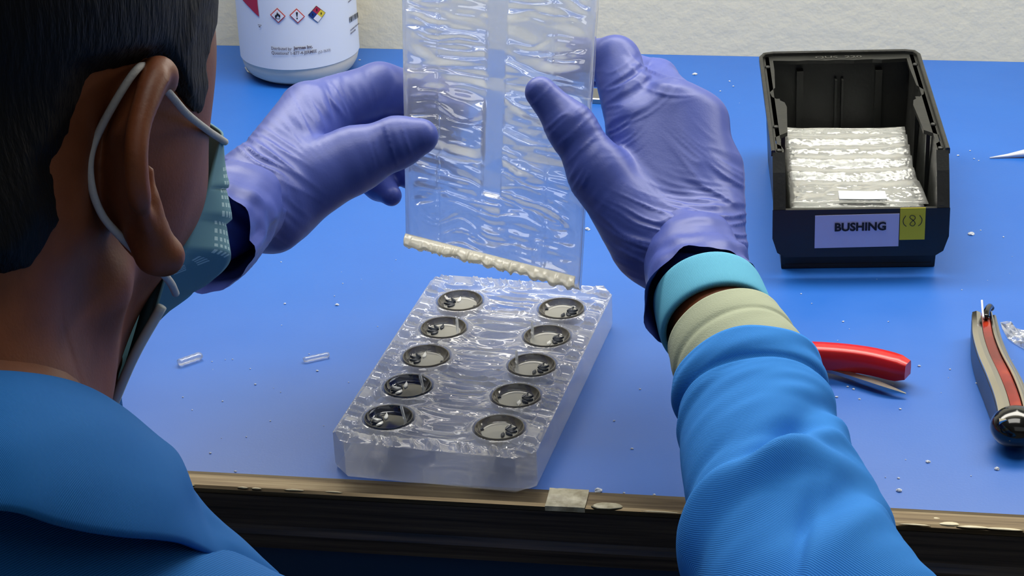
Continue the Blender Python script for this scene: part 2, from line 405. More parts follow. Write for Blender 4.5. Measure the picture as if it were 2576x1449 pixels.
# ------------------------------------------------------------------ workbench
YF = .9945
bench = thing('workbench', 'long blue laminate workbench with bronze front edge against the cream wall', 'workbench', (0, 1.3, 0))
obj('worktop', *box((-1.2, YF, BZ - .03), (1.2, YW, BZ), .0008), m_blue.m, bench, smooth=False)
prof = [(YF, BZ - .0305), (YF, BZ + .0006), (YF - .003, BZ + .0008), (YF - .0125, BZ + .0002), (YF - .0143, BZ - .0008), (YF - .0146, BZ - .003), (YF - .0135, BZ - .0038), (YF - .0135, BZ - .0305)]
V = [(x, y, z) for x in (-1.2, 1.2) for y, z in prof]; n = len(prof)
F = [(i, (i + 1) % n, n + (i + 1) % n, n + i) for i in range(n)] + [tuple(range(n)), tuple(range(n, 2 * n))[::-1]]
obj('edge_trim', V, F, m_bronze.m, bench, smooth=False, label='bronze metal edge strip')
prof = [(YF + .002, BZ - .036), (YF - .013, BZ - .036), (YF - .0155, BZ - .0345), (YF - .016, BZ - .026), (YF - .0148, BZ - .0235), (YF - .0140, BZ - .0215), (YF - .0138, BZ - .004), (YF - .011, BZ - .0032), (YF + .002, BZ - .0032)]
V = [(x, y, z) for x in (-1.2, 1.2) for y, z in prof]; n = len(prof)
F = [(i, (i + 1) % n, n + (i + 1) % n, n + i) for i in range(n)] + [tuple(range(n)), tuple(range(n, 2 * n))[::-1]]
obj('front_edge', V, F, m_dark.m, bench, smooth=False, label='dark ridged front edge')
for x0, x1 in ((-1.19, -.60), (-.595, -.003), (.003, .595), (.60, 1.19)):
    obj('drawer_front', *box((x0, YF - .011, BZ - .32), (x1, YF + .008, BZ - .0365), .001), m_cab.m, bench, smooth=False)
    obj('cabinet_door', *box((x0, YF - .011, .1), (x1, YF + .008, BZ - .325), .001), m_cab.m, bench, smooth=False)
obj('cabinet_body', *box((-1.19, YF + .009, .1), (1.19, YW - .01, BZ - .031)), m_cab.m, bench, smooth=False)
obj('plinth', *box((-1.15, YF + .05, 0), (1.15, YW - .02, .1)), m_dark.m, bench, smooth=False)
# dried resin on the trim and beads along the mat edge
def blob(c, rx, ry, h, seed=0, n=14, m=4):
    V = [(c[0], c[1], c[2] + h)]; F = []
    for i in range(1, m + 1):
        t = i / m
        for j in range(n):
            a = 2 * math.pi * j / n; k = .8 + .4 * n1(a * 1.3 + 5, seed)
            V.append((c[0] + rx * t * k * math.cos(a), c[1] + ry * t * k * math.sin(a), c[2] + h * (1 - t ** 2.2)))
    for j in range(n): F.append((0, 1 + j, 1 + (j + 1) % n))
    for i in range(m - 1):
        for j in range(n): F.append((1 + i * n + j, 1 + (i + 1) * n + j, 1 + (i + 1) * n + (j + 1) % n, 1 + i * n + (j + 1) % n))
    F.append(tuple(range(1 + (m - 1) * n, 1 + m * n))[::-1])
    return np.array(V), F
for k, (px, py, rx, ry, h) in enumerate([(2356, 1305, .0026, .0011, .0006), (2515, 1302, .0017, .0009, .0006), (2390, 1318, .006, .0018, .0008), (2450, 1326, .009, .0012, .0006), (2520, 1331, .010, .0012, .0006),
        (2300, 1320, .008, .0008, .0005), (1530, 1272, .008, .0042, .0005), (455, 1219, .008, .0008, .0005), (610, 1227, .003, .0007, .0006), (645, 1229, .003, .0007, .0006), (740, 1233, .006, .0008, .0006), (840, 1238, .005, .0006, .0006), (1660, 1288, .010, .0006, .0005)]):
    obj('resin_drip', *blob(on_plane(px, py, BZ + .0001), rx, ry, h, k), m_resin.m if k != 6 else m_tape.m, bench)
# tape patch wrapped over the trim
a, b = on_plane(1380, 1238, BZ + .0009), on_plane(1480, 1240, BZ + .0009)
n = 12; G = np.zeros((n, 5, 3))
for i in range(n):
    x = a[0] + (b[0] - a[0]) * i / (n - 1)
    for j, (y, z) in enumerate([(YF + .001, BZ + .0011), (YF - .003, BZ + .0014), (YF - .0125, BZ + .0008), (YF - .0148, BZ - .0002), (YF - .0151, BZ - .0028)]):
        G[i, j] = (x + .001 * (n1(j * 1.7, 3) - .5), y, z + .0004 * n2(i * .9, j * 1.1, 4))
V, F = thick_sheet(G, -.0003)
tag(obj('tape_strip', V, F, m_tape.m, auto=50), 'cloudy crumpled tape strip wrapped over the bronze bench edge', 'tape')

# ------------------------------------------------------------------ jug
jx, jy, jr = -.4535, 1.592, .0446
jug = thing('jug', 'white translucent round jug of liquid with printed hazard label at the wall', 'jug', (jx, jy, BZ))
prof = [(0, .0), (jr - .014, .0), (jr - .009, .0012), (jr - .004, .0045), (jr - .0012, .009), (jr, .014), (jr, .135), (jr - .003, .150), (jr - .014, .166), (.020, .178), (.017, .182), (.017, .200), (0, .200)]
V, F = lathe(prof, 64); obj('body', V, F, m_jug.m, jug, local=True, auto=50)
V, F = lathe([(0, .186), (.0195, .186), (.0200, .188), (.0200, .206), (.0185, .2085), (0, .2085)], 40); obj('cap', V, F, m_whiteink.m, jug, local=True, auto=40)
TOCAM = math.atan2(CAM[1] - jy, CAM[0] - jx)
def on_jug(s, h, dr=.0008):      # s metres along the label (0 = facing the camera, + = image right), h height
    a = TOCAM + s / jr
    return ((jr + dr) * math.cos(a), (jr + dr) * math.sin(a), h)
def wrap_poly(polys, dr):
    import bmesh
    bm = bmesh.new()
    for p in polys:
        vs_ = [bm.verts.new((s, h, 0)) for s, h in p]
        try: bm.faces.new(vs_)
        except ValueError: pass
    bmesh.ops.triangulate(bm, faces=bm.faces[:])
    for _ in range(3):
        es = [e for e in bm.edges if e.calc_length() > .0022]
        if not es: break
        bmesh.ops.subdivide_edges(bm, edges=es, cuts=1); bmesh.ops.triangulate(bm, faces=[f for f in bm.faces if len(f.verts) > 3])
    bm.verts.index_update(); V = [on_jug(v.co[0], v.co[1], dr + .0006) for v in bm.verts]; F = [tuple(v.index for v in f.verts) for f in bm.faces]; bm.free()
    return V, F
ns = 60; G = np.array([[on_jug(-.066 + .130 * i / ns, h, .0006) for h in np.linspace(.0165, .130, 8)] for i in range(ns + 1)])
V, F = thick_sheet(G, -.0004); lab = obj('label', V, F, m_glabel.m, jug, local=True, auto=40, label='white printed paper label')
def text2d(s, size, bold=0.0, xscale=1.0):
    cu = bpy.data.curves.new('lettering', 'FONT'); cu.body = s; cu.size = size; cu.offset = bold; cu.fill_mode = 'FRONT'; cu.resolution_u = 3
    o = bpy.data.objects.new('lettering', cu); COL.objects.link(o); bpy.context.view_layer.update()
    me = bpy.data.meshes.new_from_object(o.evaluated_get(bpy.context.evaluated_depsgraph_get()))
    V = np.array([v.co[:2] for v in me.vertices]); F = [tuple(p.vertices) for p in me.polygons]
    bpy.data.objects.remove(o); bpy.data.curves.remove(cu); bpy.data.meshes.remove(me)
    V[:, 0] *= xscale
    return V, F
def jug_text(name, s, size, s0, h0, mat, bold=0., wid=.02, rise=0.):
    V, F = text2d(s, size, bold, 1.0); V[:, 0] *= wid / V[:, 0].max()
    obj(name, [on_jug(s0 + x, h0 + y + rise * x, .0016) for x, y in V], F, mat.m, lab, smooth=False, local=True)
def jug_xy(px, py):              # pixel on the label -> (s, h)
    d = Fv + Rv * (px - W / 2) / FPX - Uv * (py - H / 2) / FPX; o = CAM - np.array([jx, jy, BZ])
    A = d[0] ** 2 + d[1] ** 2; B = o[0] * d[0] + o[1] * d[1]; C = o[0] ** 2 + o[1] ** 2 - jr ** 2
    t = (-B - math.sqrt(max(B * B - A * C, 0))) / A; q = o + t * d
    a = math.atan2(q[1], q[0]) - TOCAM; a = (a + math.pi) % (2 * math.pi) - math.pi
    return a * jr, q[2]
def tri_fan(p): return p
def zpx(x, y): return jug_xy(560 + x * .16563, y * .16563)
def jug_poly(name, zpts, mat, dr): 
    V, F = wrap_poly([[zpx(*p) for p in poly] for poly in zpts], dr); obj(name, V, F, mat.m, lab, smooth=False, local=True)
jug_poly('warning_stripe', [[(300, -60), (540, -60), (548, 60), (572, 246), (520, 200), (440, 115), (335, 0)]], m_crim, .0009)
def diamond(c, r, dx=0): return [(c[0] + dx * -1, c[1] - r), (c[0] + r, c[1] + dx), (c[0] + dx, c[1] + r), (c[0] - r, c[1] - dx)]
for cc in ((848, 226), (1132, 232)):
    jug_poly('hazard_frame', [diamond(cc, 115, 10)], m_redink, .0009); jug_poly('hazard_field', [diamond(cc, 96, 9)], m_whiteink, .0011)
jug_poly('flame', [[(812, 262), (806, 232), (818, 204), (824, 222), (832, 196), (838, 165), (852, 196), (862, 190), (866, 212), (880, 206), (886, 240), (878, 262), (866, 246), (858, 228), (844, 226), (832, 244), (830, 262)], [(812, 266), (884, 270), (884, 278), (812, 274)]], m_ink, .0013)
jug_poly('exclamation_mark', [[(1112, 178), (1126, 168), (1142, 178), (1134, 244), (1126, 244)], [(1121, 262), (1131, 256), (1141, 262), (1140, 274), (1130, 280), (1121, 274)]], m_ink, .0013)
q = (1424, 206); t = (1412, 86); r_ = (1542, 186); bt = (1438, 328); l = (1298, 220); mid = lambda a, b: ((a[0] + b[0]) / 2, (a[1] + b[1]) / 2)
jug_poly('rating_frame', [[(1412, 78), (1550, 186), (1438, 336), (1290, 220)]], m_ink, .0009)
jug_poly('rating_red', [[t, mid(t, r_), q, mid(t, l)]], m_crim, .0011); jug_poly('rating_yellow', [[mid(t, r_), r_, mid(r_, bt), q]], m_yelink, .0011)
jug_poly('rating_blue', [[l, mid(t, l), q, mid(l, bt)]], m_navyink, .0011); jug_poly('rating_white', [[q, mid(r_, bt), bt, mid(l, bt)]], m_whiteink, .0011)
jug_poly('rating_digit', [[(1410, 120), (1424, 118), (1426, 158), (1412, 160)], [(1474, 178), (1488, 176), (1490, 208), (1476, 210)], [(1352, 196), (1366, 194), (1368, 226), (1354, 228)]], m_ink, .0013)
bars = []; x = 1898
for k in range(17):
    wv_ = [9, 5, 12, 5, 8, 5, 5, 10][k % 8]; y0 = 262 - (x - 1898) * .62; bars.append([(x, y0), (x + wv_, y0 - wv_ * .62), (x + wv_ + 6, y0 + 82 - wv_ * .62), (x + 8, y0 + 82)]); x += wv_ + 4
jug_poly('barcode', bars, m_ink, .0010)
def zw(x0, x1, y): return zpx(x1, y)[0] - zpx(x0, y)[0]
for txt, x0, x1, y, sz, bo in (('Distributed by:', 752, 1055, 742, .0033, .00006), ('Jermee Inc.', 1086, 1365, 742, .0034, .00014), ('Questions? 1-877-4-JERMEE', 757, 1425, 812, .0034, .00004), ('(53-7633)', 1440, 1628, 806, .0029, .0)):
    s0, h0 = zpx(x0, y); jug_text('lettering', txt, sz, s0, h0, m_greyink, bo, zw(x0, x1, y))
for (px, py, wz, hz) in ((1915, 470, 180, 22), (1918, 520, 60, 26), (2052, 590, 60, 22), (1880, 40, 150, 20), (2030, 66, 40, 18)):
    seg = []; x = px
    while x < px + wz:
        ww = random.choice((6, 9, 13)); y0 = py - (x - px) * .85; seg.append([(x, y0), (x + ww, y0 - ww * .85), (x + ww + 2, y0 - hz - ww * .85), (x + 2, y0 - hz)]); x += ww + 4
    jug_poly('small_print', seg, m_greyink, .0010)
jug_poly('small_print', [[(556, 362), (610, 372), (612, 380), (556, 370)], [(566, 384), (596, 390), (590, 408), (572, 402)]], m_greyink, .0010)

# clear clip beside the jug
def ringbar(pts, r):
    return tube(np.array(pts), r, 8)
q = [on_plane(*p, BZ + .0009) for p in ((617, 170), (641, 168), (650, 180), (627, 182), (617, 170))]
tag(obj('plastic_clip', *tube(spline(q, 24), .0007, 8, cap=False), m_pin.m), 'tiny clear rectangular plastic clip beside the jug base', 'clip')

# ------------------------------------------------------------------ storage bin
bx, by, byaw = -.0208, 1.2619, .1133
bn = thing('storage_bin', 'black open-fronted plastic storage bin with a white BUSHING label', 'bin', (bx, by, BZ), byaw)
BW, BL, BH = .105, .187, .076
shell = []
def slab_quad(a, b, c, d, t):     # thick plate on 4 corners, thickness along -normal
    a, b, c, d = map(np.array, (a, b, c, d)); n = np.cross(b - a, d - a); n = n / np.linalg.norm(n) * t
    V = np.array([a, b, c, d, a - n, b - n, c - n, d - n], float)
    return V, [(0, 1, 2, 3), (7, 6, 5, 4), (0, 4, 5, 1), (1, 5, 6, 2), (2, 6, 7, 3), (3, 7, 4, 0)]
t = .0025; bb = .0465; ft = .0525
obj('floor_plate', *box((-bb, .012, .0005), (bb, BL - .006, .003)), m_black.m, bn, smooth=False, local=True)
def side(sx):                     # side wall profile with the sloped front shoulder, leaning out towards the top
    prof = [(.012, .0005), (BL - .006, .0005), (BL, BH - .002), (.017, BH - .002), (.011, .066), (.001, .046), (.001, .018), (.012, .012)]
    n = len(prof); f = lambda z: bb + (ft - .0035 - bb) * min(1, z / .045)
    V = [(sx * f(z), y, z) for y, z in prof] + [(sx * (f(z) - t), y, z) for y, z in prof]
    F = [tuple(range(n)), tuple(range(n, 2 * n))[::-1]] + [(i, n + i, n + (i + 1) % n, (i + 1) % n) for i in range(n)]
    if sx < 0: F = [q[::-1] for q in F]
    return V, F
for sx in (-1, 1): obj('side_wall', *side(sx), m_black.m, bn, smooth=False, local=True)
parts = [slab_quad((bb, BL - .006, .0005), (-bb, BL - .006, .0005), (-ft + .003, BL, BH - .002), (ft - .003, BL, BH - .002), t)]
for xg in (-.026, .026): parts.append(box((xg - .0022, BL - .0105, .004), (xg + .0022, BL - .0035, BH - .010)))
for xg in (-.0022, .0022): parts.append(box((xg - .0007, BL - .0115, .004), (xg + .0007, BL - .0035, BH - .016)))
obj('back_wall', *join(parts), m_black.m, bn, smooth=False, local=True)
parts = [slab_quad((-bb, .0125, .0005), (bb, .0125, .0005), (bb + .001, .0115, .020), (-bb - .001, .0115, .020), t)]
obj('base_front', *join(parts), m_black.m, bn, smooth=False, local=True)
# front lip, rounded lower corners
xo = ft + .0003; prof = [(-xo, .0445), (xo, .0445), (xo, .026), (xo - .003, .0165), (xo - .0075, .0135), (-xo + .0075, .0135), (-xo + .003, .0165), (-xo, .026)]
n = len(prof); V = [(x, .0006 * (z - .0135) / .03, z) for x, z in prof] + [(x * .985, .0032, z) for x, z in prof]
F = [tuple(range(n))[::-1], tuple(range(n, 2 * n))] + [(i, (i + 1) % n, n + (i + 1) % n, n + i) for i in range(n)]
obj('front_lip', V, F, m_black.m, bn, smooth=False, local=True)
# grey-looking flanges: front shoulder strips down to the lip
for sx in (-1, 1):
    pts = [(.0005, .0448), (.0100, .0650), (.0165, BH - .0005)]; parts = []
    for (y0, z0), (y1, z1) in zip(pts[:-1], pts[1:]):
        xi = ft - .0075
        q4 = [(sx * ft, y0, z0), (sx * xi, y0, z0), (sx * xi, y1, z1), (sx * ft, y1, z1)]
        parts.append(slab_quad(*(q4 if sx < 0 else q4[::-1]), .002))
    obj('shoulder_flange', *join(parts), m_black.m, bn, smooth=False, local=True)
# rim ledge with its notched inner edge (sides and back)
def ledge(sx):
    inner = [(.0165, .0455), (.024, .0452), (.030, .0465), (.034, .0495), (.044, .0495), (.048, .0455), (.052, .0415), (.094, .0395), (.102, .0405), (.112, .0480), (.120, .0490), (.128, .0452), (.160, .0440), (BL - .009, .0440)]
    poly = [(sx * x, y) for y, x in inner] + [(sx * ft, BL - .009), (sx * ft, .0165)]
    if sx > 0: poly = poly[::-1]
    return prism(poly, BH - .0045, BH - .002)
for sx in (-1, 1): obj('rim_ledge', *ledge(sx), m_black.m, bn, smooth=False, local=True)
bi = [(-ft, BL)] + [(-ft, BL - .009), (-.044, BL - .0092)] + [(x, BL - .0095 - .0012 * math.sin(x * 160) ** 2) for x in np.linspace(-.040, .040, 14)] + [(.044, BL - .0092), (ft, BL - .009), (ft, BL)]
obj('rim_ledge', *prism(bi, BH - .0045, BH - .002), m_black.m, bn, smooth=False, local=True)
rp = [(-ft + .0006, .0165, BH - .001)] + [(-ft + .0006, y, BH - .001) for y in np.linspace(.03, BL - .008, 8)] + [(-ft + .003, BL - .002, BH - .001), (-ft + .009, BL, BH - .001), (0, BL, BH - .001), (ft - .009, BL, BH - .001), (ft - .003, BL - .002, BH - .001)] + [(ft - .0006, y, BH - .001) for y in np.linspace(BL - .008, .03, 8)] + [(ft - .0006, .0165, BH - .001)]
V, F = sweep(np.array(rp), [(-.0013, -.002), (.0013, -.002), (.0013, .0012), (.0008, .0018), (-.0008, .0018), (-.0013, .0012)]); obj('rim_ridge', V, F, m_black.m, bn, smooth=False, local=True)
for sx in (-1, 1):
    for y in (.022, .060, .165): obj('rim_boss', *lathe([(0, .0012), (.0016, .0010), (.0018, 0), (.0018, -.001)], 12), m_black.m, bn, local=True).location = (sx * (ft - .0042), y, BH - .002)
for x in (-.0405, .0405):
    obj('wall_rib', *box((x * 1.09 - .0012, .05, .003), (x * 1.09 + .0012, .0535, .072)), m_black.m, bn, smooth=False, local=True)
    obj('wall_rib', *box((x * 1.09 - .0012, .11, .003), (x * 1.09 + .0012, .1135, .072)), m_black.m, bn, smooth=False, local=True)
m_emboss = M('dull_embossed_grey', lin(70, 70, 66), .5)
V, F = text2d('QUS  220', .0070, .0001, 1.1); V = V - V.mean(0)
obj('rim_lettering', [(x, BL - .0052 + y * .8, BH - .0017) for x, y in V], F, m_emboss.m, bn, smooth=False, local=True)
lp = lambda x, z, o: (x, .0006 * (z - .0135) / .03 - .0005 - o, z)
def bin_plate(name, x0, x1, z0, z1, m, o, tilt=0.):
    G = np.array([[lp(x, z + tilt * (x - x0), o) for z in (z0, z1)] for x in np.linspace(x0, x1, 6)]); V, F = thick_sheet(G, .0004); return obj(name, V, F, m.m, bn, smooth=False, local=True)
labx = (-.0274, .0228)
bl = bin_plate('name_label', labx[0], labx[1], .0195, .0408, m_label, 0., .012); bl['label'] = 'white printed name card'
V, F = text2d('BUSHING', .0072, .00028, 1.02); V = V - (V.max(0) + V.min(0)) / 2
obj('lettering', [lp(-.0003 + x, .0335 + y + .012 * x, .0006) for x, y in V], F, m_ink.m, bl, smooth=False, local=True)
nt = bin_plate('sticky_note', .0232, .0382, .0245, .0452, m_yellow, .0006, .006); nt['label'] = 'yellow sticky note with handwritten number'
def stroke(pts, w):
    q = spline(pts, 24); T = np.gradient(q, axis=0); T /= np.linalg.norm(T, axis=1)[:, None] + 1e-9; Nn = np.stack([-T[:, 1], T[:, 0]], 1) * w
    V = np.vstack([q + Nn, q - Nn]); k = len(q); return V, [(i, i + 1, k + i + 1, k + i) for i in range(k - 1)]
hw = [[(-.0042, .0034), (-.0056, .0006), (-.0052, -.002), (-.0036, -.0036)], [(.0040, .0036), (.0055, .001), (.0050, -.0018), (.0034, -.0034)],
      [(.0012, .0030), (-.0008, .0036), (-.0018, .0022), (.0004, .0002), (.0016, -.0018), (.0002, -.0034), (-.0016, -.0022), (-.0002, -.0002), (.0014, .0014), (.0012, .0030)]]
parts = [stroke(s_, .00022) for s_ in hw]; V, F = join([(np.hstack([v, np.zeros((len(v), 1))]), f) for v, f in parts])
obj('handwriting', [lp(.0306 + x, .0372 + y, .0014) for x, y, _ in V], F, m_ink.m, nt, smooth=False, local=True)
# clear zip bags fanned inside the bin
NB = 7
RZ = np.array([[math.cos(byaw), -math.sin(byaw), 0], [math.sin(byaw), math.cos(byaw), 0], [0, 0, 1]])
for k in range(NB):
    y0 = .010 + .0018 * k; y1 = .158 - .0075 * k; z0 = .0245 + .0025 * k; z1 = .026 + .0042 * k; x0 = -.0405; x1 = .0235 + .0022 * k
    n, m = 44, 30; G = np.zeros((n, m, 3))
    for i in range(n):
        s = i / (n - 1)
        for j in range(m):
            u = j / (m - 1)
            x = x0 + (x1 - x0) * u + .004 * max(0, .35 - s) * (u > .5) * (u - .5) * 8
            z = z0 + (z1 - z0) * s + .0035 * math.sin(math.pi * s) + .0015 * math.sin(s * 40 + 1.2 * math.sin(3 * u)) * (s > .22) + .0010 * (n2(s * 7, u * 3, 3) - .5) + .0004 * (n2(s * 12 + k * 3, u * 5, k) - .5)
            G[i, j] = (x, y0 + (y1 - y0) * s + .0016 * (n1(u * 6 + k, k) - .5), z)
    V, F = thick_sheet(G, -.0004)
    root = thing('zip_bag', ['lowest', 'second lowest', 'third lowest', 'middle', 'third from top', 'second from top', 'topmost'][k] + ' clear zip bag in the fanned stack inside the black bin' + (' with blank white sticker' if k == NB - 1 else ''), 'bag', (bx, by, BZ), byaw, 'clear zip bags in the black bin')
    obj('film', V, F, m_bag.m, root, local=True)
    e = G[-4]; obj('zip_ridge', *tube(e + [0, 0, .0006], .0006, 6, ref=(0, 1, 0)), m_bag.m, root, local=True)
    if k == NB - 1:
        i0 = 2; S = np.array([[G[i, j] + [0, 0, .0007] for j in (11, 13, 15, 17, 19, 21)] for i in (1, 2, 3, 4, 5)]); V, F = thick_sheet(S, -.0003); obj('sticker', V, F, m_paper.m, root, local=True, label='blank white sticker')

# ------------------------------------------------------------------ silicone block with ten moulded discs
gx, gy, gyaw, ga, gb, gd = -.2239, 1.0903, -.0854, .0605, .0352, .0266
BT = .0225
blk = thing('silicone_mould_block', 'clear wrinkled silicone mould half lying on the bench with ten round discs', 'mould', (gx, gy, BZ), gyaw)
cent = [(sx * ga / 2, (2 - i) * gb, sx, i) for sx in (-1, 1) for i in range(5)]
X0, X1, Y0, Y1 = -.0555, .0545, -.0975, .1050
nx, ny = 170, 300
U_, V_ = np.meshgrid(np.linspace(0, 1, nx), np.linspace(0, 1, ny), indexing='ij')
xx = X0 + (X1 - X0) * U_; yy = Y0 + (Y1 - Y0) * V_
# cut the corners
def cut(x, y):
    ch = .009
    for sx, sy in ((1, 1), (1, -1), (-1, 1), (-1, -1)):
        ex = X1 if sx > 0 else -X0; ey = Y1 if sy > 0 else -Y0
        ov = np.maximum(0, sx * x + sy * y - (ex + ey - ch)) * .5
        x = x - sx * ov; y = y - sy * ov
    return x, y
xx, yy = cut(xx, yy)
de = np.minimum(np.minimum(xx - X0, X1 - xx), np.minimum(yy - Y0, Y1 - yy))
dd = np.min([np.hypot(xx - a, yy - b) for a, b, _, _ in cent], axis=0)
top = np.full_like(xx, BT)
inner = sstep(.007, .011, de); away = sstep(gd / 2 + .0015, gd / 2 + .006, dd)
ribx = 1 - inner
lr = np.where((xx - X0 < .011) | (X1 - xx < .011), 1., 0.)
rib = np.where(lr > 0, n1((yy + .25 * xx) / .0042, 2), n1((xx + .5 * yy) / .0042, 5)) - .45
top += ribx * (-.0012 + .0050 * (1 - np.abs(2 * (rib + .45) - 1) - .5) * sstep(0, .003, de))
top -= .0028 * inner * away
wr = n2(yy / .0034 + 1.6 * n2(xx / .03, yy / .02, 3), xx / .034, 9) - .5
wr2 = n2(yy / .0016 + 2 * n2(xx / .02, yy / .012, 6), xx / .02, 12) - .5
rg = lambda q_: 1 - np.abs(2 * (q_ + .5) - 1)
top += inner * away * (.0044 * (rg(wr) - .5) + .0020 * (rg(wr2) - .5))
well = sstep(gd / 2 + .0008, gd / 2 - .0002, dd)
top = top * (1 - well) + (BT - .0052) * well
top += .0006 * np.exp(-((dd - gd / 2 - .0012) / .0009) ** 2)
dip = np.where(np.abs(yy - .084) < .02, .0, 0)
G = np.stack([xx, yy, top], -1)
Vt = G.reshape(-1, 3); Ft = grid_faces(nx, ny)
loop = [i * ny for i in range(nx)] + [(nx - 1) * ny + j for j in range(1, ny)] + [i * ny + ny - 1 for i in range(nx - 2, -1, -1)] + [j for j in range(ny - 2, 0, -1)]
loop = np.array(loop); LV = Vt[loop]; ln = len(loop)
rings = [LV * [1, 1, 0] + [0, 0, z] for z in (.017, .010, .003)] + [LV * [.988, .99, 0] + [0, 0, .0003]]
rings[0] = rings[0]; VV = [Vt] + rings; off = len(Vt); Fs = [tuple(f) for f in Ft]; prev = loop
for r_ in range(4):
    cur = np.arange(off, off + ln); Fs += [(prev[i], cur[i], cur[(i + 1) % ln], prev[(i + 1) % ln]) for i in range(ln)]; prev = cur; off += ln
Fs.append(tuple(int(i) for i in prev))
# orient: grid_faces here point up (x then y) ; sides go outward
obj('block_body', np.vstack(VV), Fs, m_block.m, blk, local=True, auto=55)
def leaf(L, w, n=9):
    V = [(0, 0, 0)]; 
    up = [(L * i / n, w * math.sin(math.pi * (i / n) ** .8), .0) for i in range(1, n)]; dn = [(x, -y, z) for x, y, z in up[::-1]]
    ring = [(0, 0, 0)] + up + [(L, 0, 0)] + dn; mid_ = [(x * 1, y * .25, .0005) for x, y, z in ring]; N_ = len(ring)
    V = ring + mid_ + [(x, y, -.0006) for x, y, z in ring]
    F = [(i, (i + 1) % N_, N_ + (i + 1) % N_, N_ + i) for i in range(N_)] + [tuple(range(N_, 2 * N_))] + [(2 * N_ + i, 2 * N_ + (i + 1) % N_, (i + 1) % N_, i) for i in range(N_)] + [tuple(range(2 * N_, 3 * N_))[::-1]]
    return np.array(V), F
rr = gd / 2
def shared(name, prof, m, n=56):
    v, f = lathe(prof, n); me = mesh_from(name, v, f); me.polygons.foreach_set('use_smooth', np.full(len(me.polygons), True, bool)); me.set_sharp_from_angle(angle=math.radians(40)); me.materials.append(m.m); return me
rimp = [(rr - .0036, -.0046), (rr - .0016, -.0046), (rr - .0004, -.0042), (rr, -.003), (rr, -.0003), (rr - .0004, .0004), (rr - .0009, .0004), (rr - .0012, -.0001), (rr - .0030, -.0021), (rr - .0036, -.0024), (rr - .0036, -.0046)]
florp = [(0, -.0044), (rr - .0037, -.0044), (rr - .0037, -.0026), (0, -.0024)]
rim_mesh, rim_dark = shared('rim', rimp, m_rim), shared('rim', rimp, m_disc_shade)
flo_mesh, flo_dark = shared('dish', florp, m_disc), shared('dish', florp, m_disc_shade)
leafV, leafF = leaf(.0060, .0011)
order = ['back', 'second from back', 'middle', 'second from front', 'front']
pins = {(-1, 1): (0, 1), (-1, 3): (-.3, 1), (-1, 4): (-.3, 1), (1, 1): (0, 1), (1, 2): (0, 1)}
for a, b, sx, i in cent:
    cs, sn = math.cos(gyaw), math.sin(gyaw); wx = gx + a * cs - b * sn; wy = gy + a * sn + b * cs
    dark = sx < 0 and i >= 3
    lbl = ('shade-tinted clear' if dark else 'smoky clear') + ' moulded disc, ' + order[i] + ' of the ' + ('left' if sx < 0 else 'right') + ' row' + (' with a pin' if (sx, i) in pins else '')
    d = thing('moulded_disc', lbl, 'disc', (wx, wy, BZ + BT + .0004), gyaw + (0 if sx > 0 else math.pi) + (i - 2) * .05, 'moulded discs in the clear block')
    for nm_, me_ in (('rim', rim_dark if dark else rim_mesh), ('dish', flo_dark if dark else flo_mesh)):
        o = bpy.data.objects.new(nm_, me_); COL.objects.link(o); o.parent = d
    for k, an in enumerate((64, 28, -6, -42, -88)):
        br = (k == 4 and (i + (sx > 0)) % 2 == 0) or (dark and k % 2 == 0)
        lf = obj('leaf', leafV, leafF, (m_leaf_glint if br else m_leaf).m, d, local=True, smooth=False)
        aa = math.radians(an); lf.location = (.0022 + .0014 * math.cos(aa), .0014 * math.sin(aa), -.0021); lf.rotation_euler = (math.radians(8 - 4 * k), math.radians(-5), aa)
    if (sx, i) in pins:
        V, F = lathe([(0, -.0026), (.0008, -.0026), (.0008, .0068), (.0006, .0072), (0, .0072)], 14)
        o = obj('pin', V, F, m_pin.m, d, local=True, auto=40); o.location = (-.0088, .0012, 0)
        if pins[(sx, i)][0]: o.rotation_euler = (.25, .25, 0)
    else:
        V, F = lathe([(.0004, -.0020), (.0009, -.0018), (.0010, -.0026), (.0004, -.0028)], 14); o = obj('gate_hole', V, F, m_leaf.m, d, local=True); o.location = (-.0094, .0012, 0)

# ------------------------------------------------------------------ silicone sheet held up between the hands
TL, TR, BR, BLp = P(1004, -300, 1.262), P(1514, -280, 1.235), P(1452, 716, 1.165), P(1019, 606, 1.195)
nx, ny = 150, 260
uu, vv = np.meshgrid(np.linspace(0, 1, nx), np.linspace(0, 1, ny), indexing='ij')
def bil(u, v): return ((1 - u) * (1 - v))[..., None] * BLp + (u * (1 - v))[..., None] * BR + (u * v)[..., None] * TR + ((1 - u) * v)[..., None] * TL
base = bil(uu, vv)
nrm = np.cross(BR - BLp, TL - BLp); nrm /= np.linalg.norm(nrm)
if nrm @ Fv > 0: nrm = -nrm
edge = np.minimum(np.minimum(uu, 1 - uu) * 4.5, np.minimum(vv, 1 - vv) * 9)
bar = sstep(.055, .045, np.abs(uu - .505 - .02 * (vv - .5))) * sstep(.16, .18, vv)
wv = n2(vv * 34 + 1.3 * uu * np.where(uu > .55, 1.9, .4) + 2 * n2(uu * 4, vv * 9, 31), uu * 3.2, 21) - .5
wv2 = n2(vv * 78 + 3 * n2(uu * 6, vv * 14, 36), uu * 6, 25) - .5
vert = n2(uu * 26 + 3 * vv, vv * 7, 41) - .5
env = sstep(0, .5, edge)
low = sstep(.17, .06, vv)
rg = lambda q_: (1 - np.abs(2 * (q_ + .5) - 1)) - .5
hgt = env * (1 - bar) * ((.0044 * wv + .0050 * rg(wv)) * (1 - low) + .0018 * wv2 + .0022 * rg(wv2) + .0014 * vert * low + .0022 * low * (n2(uu * 14 + vv * 4, vv * 5, 44) - .5))
